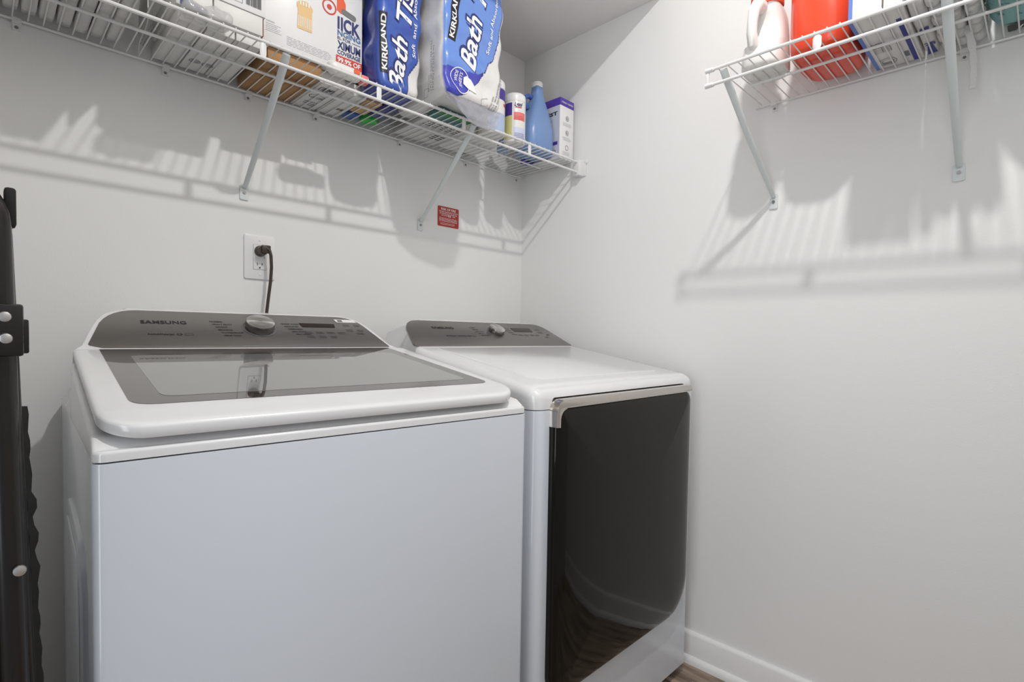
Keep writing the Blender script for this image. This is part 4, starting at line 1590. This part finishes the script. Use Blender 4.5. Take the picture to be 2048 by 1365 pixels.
V, F = prism_geo([(0, 0), (.030, .004), (.016, .040), (-.004, .034)], lambda u, v_, wv: (-.125 + wv, -.262 - u, D1 + .150 + v_), 0, .0012)
# folded purple flap standing beside it
ft = ctn('purple_box', 'small purple box tucked behind the tall purple and white box', 'box', -.150, -.110, -.165, -.130, D1, D1 + .195, M['purple'])

# ---------------------------------------------------------------- things on the right wall shelf
D2 = Z2 + .0062
# white detergent bottle with a loop handle on the room side
def detergent():
    c = Vector((-.196, -1.107, D2))
    t = thing('detergent_bottle', 'white detergent bottle with orange cap at the free end of the right shelf', 'bottle', c)
    prof = [(.050, .046, 0, 0), (.062, .052, .004, 0), (.067, .055, .014, 0), (.066, .054, .045, 0), (.064, .052, .075, .002), (.050, .049, .095, .016), (.043, .047, .12, .022),
            (.042, .045, .15, .022), (.044, .043, .175, .018), (.046, .040, .190, .012), (.040, .038, .200, .006), (.036, .036, .205, 0)]
    V, F = [], []
    n = 40
    for (a, b_, z, sx) in prof:
        z *= .86
        for k in range(n):
            th = 2 * PI * k / n
            ex = 2 / 2.8
            x = a * math.copysign(abs(math.cos(th)) ** ex, math.cos(th)) + sx
            y = b_ * math.copysign(abs(math.sin(th)) ** ex, math.sin(th))
            V.append((c.x + x, c.y + y, c.z + z))
    for i in range(len(prof) - 1):
        for k in range(n):
            j = (k + 1) % n
            F.append((i * n + k, i * n + j, (i + 1) * n + j, (i + 1) * n + k))
    F += [tuple(range(n)), tuple((len(prof) - 1) * n + k for k in range(n))]
    mk('body', V, F, M['cream'], t, angle=60)
    tube('handle', [(c.x - .030, c.y + .004, c.z + .170), (c.x - .054, c.y + .006, c.z + .166), (c.x - .070, c.y + .008, c.z + .145), (c.x - .077, c.y + .009, c.z + .115), (c.x - .077, c.y + .010, c.z + .085), (c.x - .067, c.y + .010, c.z + .062), (c.x - .046, c.y + .008, c.z + .054)],
         [.018, .017, .0145, .013, .013, .014, .016], M['cream'], t, n=18)
    lathe('cap', [(.041, 0), (.042, .004), (.040, .075), (.038, .080)], (c.x - .002, c.y, c.z + .1755), M['orange'], t, n=32)
detergent()
rj = jug('detergent_jug', 'big orange-red plastic jug beside the white detergent bottle', 'jug', (-.145, -1.246, D2),
         [(.092, .060, 0, 0), (.104, .068, .003, 0), (.110, .073, .012, 0), (.113, .075, .03, 0), (.114, .076, .07, 0), (.114, .076, .20, 0), (.100, .068, .24, 0), (.06, .05, .27, 0), (.035, .035, .285, 0), (.03, .03, .30, 0)],
         M['redjug'], M['redjug'], [(.034, 0), (.034, .03), (.031, .034)])
# cartons in two tiers
def carton2(label, y0, y1, z0, z1, m, x0=-.316, x1=-.022, cat='box', group=None):
    return ctn('white_carton', label, cat, x0, x1, y1, y0, z0, z1, m, group)
ca = carton2('white carton with a pale blue edge next to the orange-red jug', -1.331, -1.394, D2, D2 + .060, M['whitecard'])
box('blue_edge', -.3165, -.0215, -1.3385, -1.3305, D2 - .0004, D2 + .0604, M['bluecard'], ca)
L = Letters()
zq = D2 - .0006
# underside print, read from below: rows run along the wall
RY, UX = -Y, -X
L.frame((-.235, -1.345, zq), RY, UX, .022, .020, .0010)
L.ring((-.245, -1.356, zq), RY, UX, .003, .0045, sx=1.7)
L.frame((-.120, -1.345, zq), RY, UX, .036, .030, .0010)
for k in range(3):
    L.quad((-.128 - k * .007, -1.345, zq), RY, UX, .036, .0009)
L.quad((-.150, -1.363, zq), UX * -1, RY, .030, .0009)
L.ring((-.060, -1.362, zq), RY, UX, .020, .0212, sx=.9)
L.ring((-.060, -1.362, zq), RY, UX, .013, .0140, sx=.9)
L.lines((-.055, -1.350, zq), RY, UX, .024, 3, .005, .0016, .1)
L.lines((-.172, -1.345, zq), RY, UX, .030, 4, .007, .0030, .3)
L.build('box_print', M['ink'], ca)
cb = carton2('white carton with a deep blue stripe, right of the blue-edged carton', -1.397, -1.432, D2, D2 + .060, M['whitecard'])
L = Letters()
L.quad((-.025, -1.412, zq), RY, UX, .012, .24)
L.build('blue_stripe', M['deepblue'], cb)
L = Letters()
L.lines((-.060, -1.400, zq), RY, UX, .010, 1, .007, .030, .1)
L.build('box_print', M['inkgrey'], cb)
lv = ctn('lavender_box', 'pale lavender box lying on top of the white cartons', 'box', -.322, -.040, -1.432, -1.331, D2 + .0606, D2 + .17, M['lavender'])
box('yellow_corner', -.3228, -.310, -1.4325, -1.412, D2 + .0602, D2 + .085, M['straw'], lv)
bb = bag('printed_bag', 'white bag with navy print between the cartons and cotton rolls', 'bag', -.316, -.024, -1.4655, -1.4345, D2, D2 + .095, M['pouch'], amp=.004, r=.4, seed=6)
L = Letters()
L.poly((-.032, -1.441, zq + .0002), RY, UX, [(0, 0), (.020, .004), (.016, .050), (.004, .048)])
L.poly((-.150, -1.441, zq + .0002), RY, UX, [(0, 0), (.018, .004), (.020, .036), (.002, .030)])
L.build('bag_print', M['deepblue'], bb)
L = Letters()
L.text('28', (-.085, -1.441, zq + .0002), RY, UX, h=.014, w=.022, bold=.04)
L.build('bag_number', M['deepblue'], bb)
# rolled white cotton pads standing in rows
ci = 0
rows_ = ['by the wall', 'second from the wall', 'third from the wall', 'third from the front rail', 'second from the front rail', 'by the front rail']
cols_ = ['next to the navy-printed bag', 'middle column of rolls', 'next to the turquoise pack']
for a in range(3):
    for b_ in range(6):
        cx_, cy_ = -.040 - b_ * .0475, -1.4795 - a * .0290 + (b_ % 2) * .002
        rt_ = thing('cotton_roll', 'white cotton roll %s, %s' % (rows_[b_], cols_[a]), 'cloth roll', (cx_, cy_, D2), 'rolled white cotton cloths on the right shelf')
        bm = bag_geo(cx_ - .0222, cx_ + .0222, cy_ - .0143, cy_ + .0143, D2, D2 + .115 + random.uniform(-.006, .006), .004, 7, .48, a * 5 + b_, 40)
        from_bm('cloth', bm, M['cotton'], rt_, angle=80)
        sp = [(cx_ - .018 + .036 * k / 12, cy_ - .0139 - .0006 + .0020 * math.sin(k * .9 + b_), D2 + .022 + .010 * math.sin(k / 12 * PI) + .006 * (b_ % 2)) for k in range(13)]
        tube('fold', sp, .0014, M['cotton'], rt_, n=6)
tq = bag('printed_pack', 'turquoise patterned pack with a black label at the far right', 'pack', -.268, -.026, -1.720, -1.5545, D2 + .001, D2 + .150, M['turq'], amp=.002, r=.3, seed=2)
L = Letters()
L.poly((-.030, -1.588, D2 - .0004), RY, UX, [(0, .003), (.003, 0), (.16, 0), (.16, .036), (.003, .036), (0, .033)])
L.build('black_label', M['label'], tq)
L = Letters()
L.text('12', (-.038, -1.606, D2 - .0012), RY, UX, h=.016, w=.026, bold=.01, shear=.3)
L.quad((-.036, -1.642, D2 - .0012), RY, UX, .0016, .018)
L.lines((-.034, -1.603, D2 - .0012), RY, UX, .030, 1, .004, .0022, .1)
L.build('label_lettering', M['inkwhite'], tq)
# cotton strap hanging down through the wires
st = thing('cotton_strap', 'thin white cotton strap hanging down from the right shelf', 'strap', (-.09, -1.535, D2))
V, F = [], []
N = 26
for k in range(N + 1):
    t_ = k / N
    z = D2 + .012 - .150 * t_
    y = -1.521 - .006 * math.sin(t_ * 3) - .014 * t_
    w2 = .0075 * (1 - .35 * t_) + .001 * math.sin(k)
    x = -.100 + .006 * math.sin(t_ * 4)
    for (dx_, dy_) in ((-.0015, -w2), (.0015, -w2 * .8), (.0025, w2), (-.0005, w2)):
        V.append((x + dx_, y + dy_, z))
for k in range(N):
    for i in range(4):
        j = (i + 1) % 4
        F.append((k * 4 + i, k * 4 + j, (k + 1) * 4 + j, (k + 1) * 4 + i))
F += [(0, 1, 2, 3), tuple(N * 4 + i for i in range(4))]
mk('strap', V, F, M['cotton'], st, angle=80)
# small curl of white thread on the floor by the dryer
tag(tube('thread', [(-.118 + .010 * math.cos(a * .5) , -.905 - .012 * math.sin(a * .5) - .002 * a, .0012) for a in range(0, 9)], .0009, M['cotton'], None, n=6),
    'short curl of white thread on the wooden floor beside the dryer', 'thread')
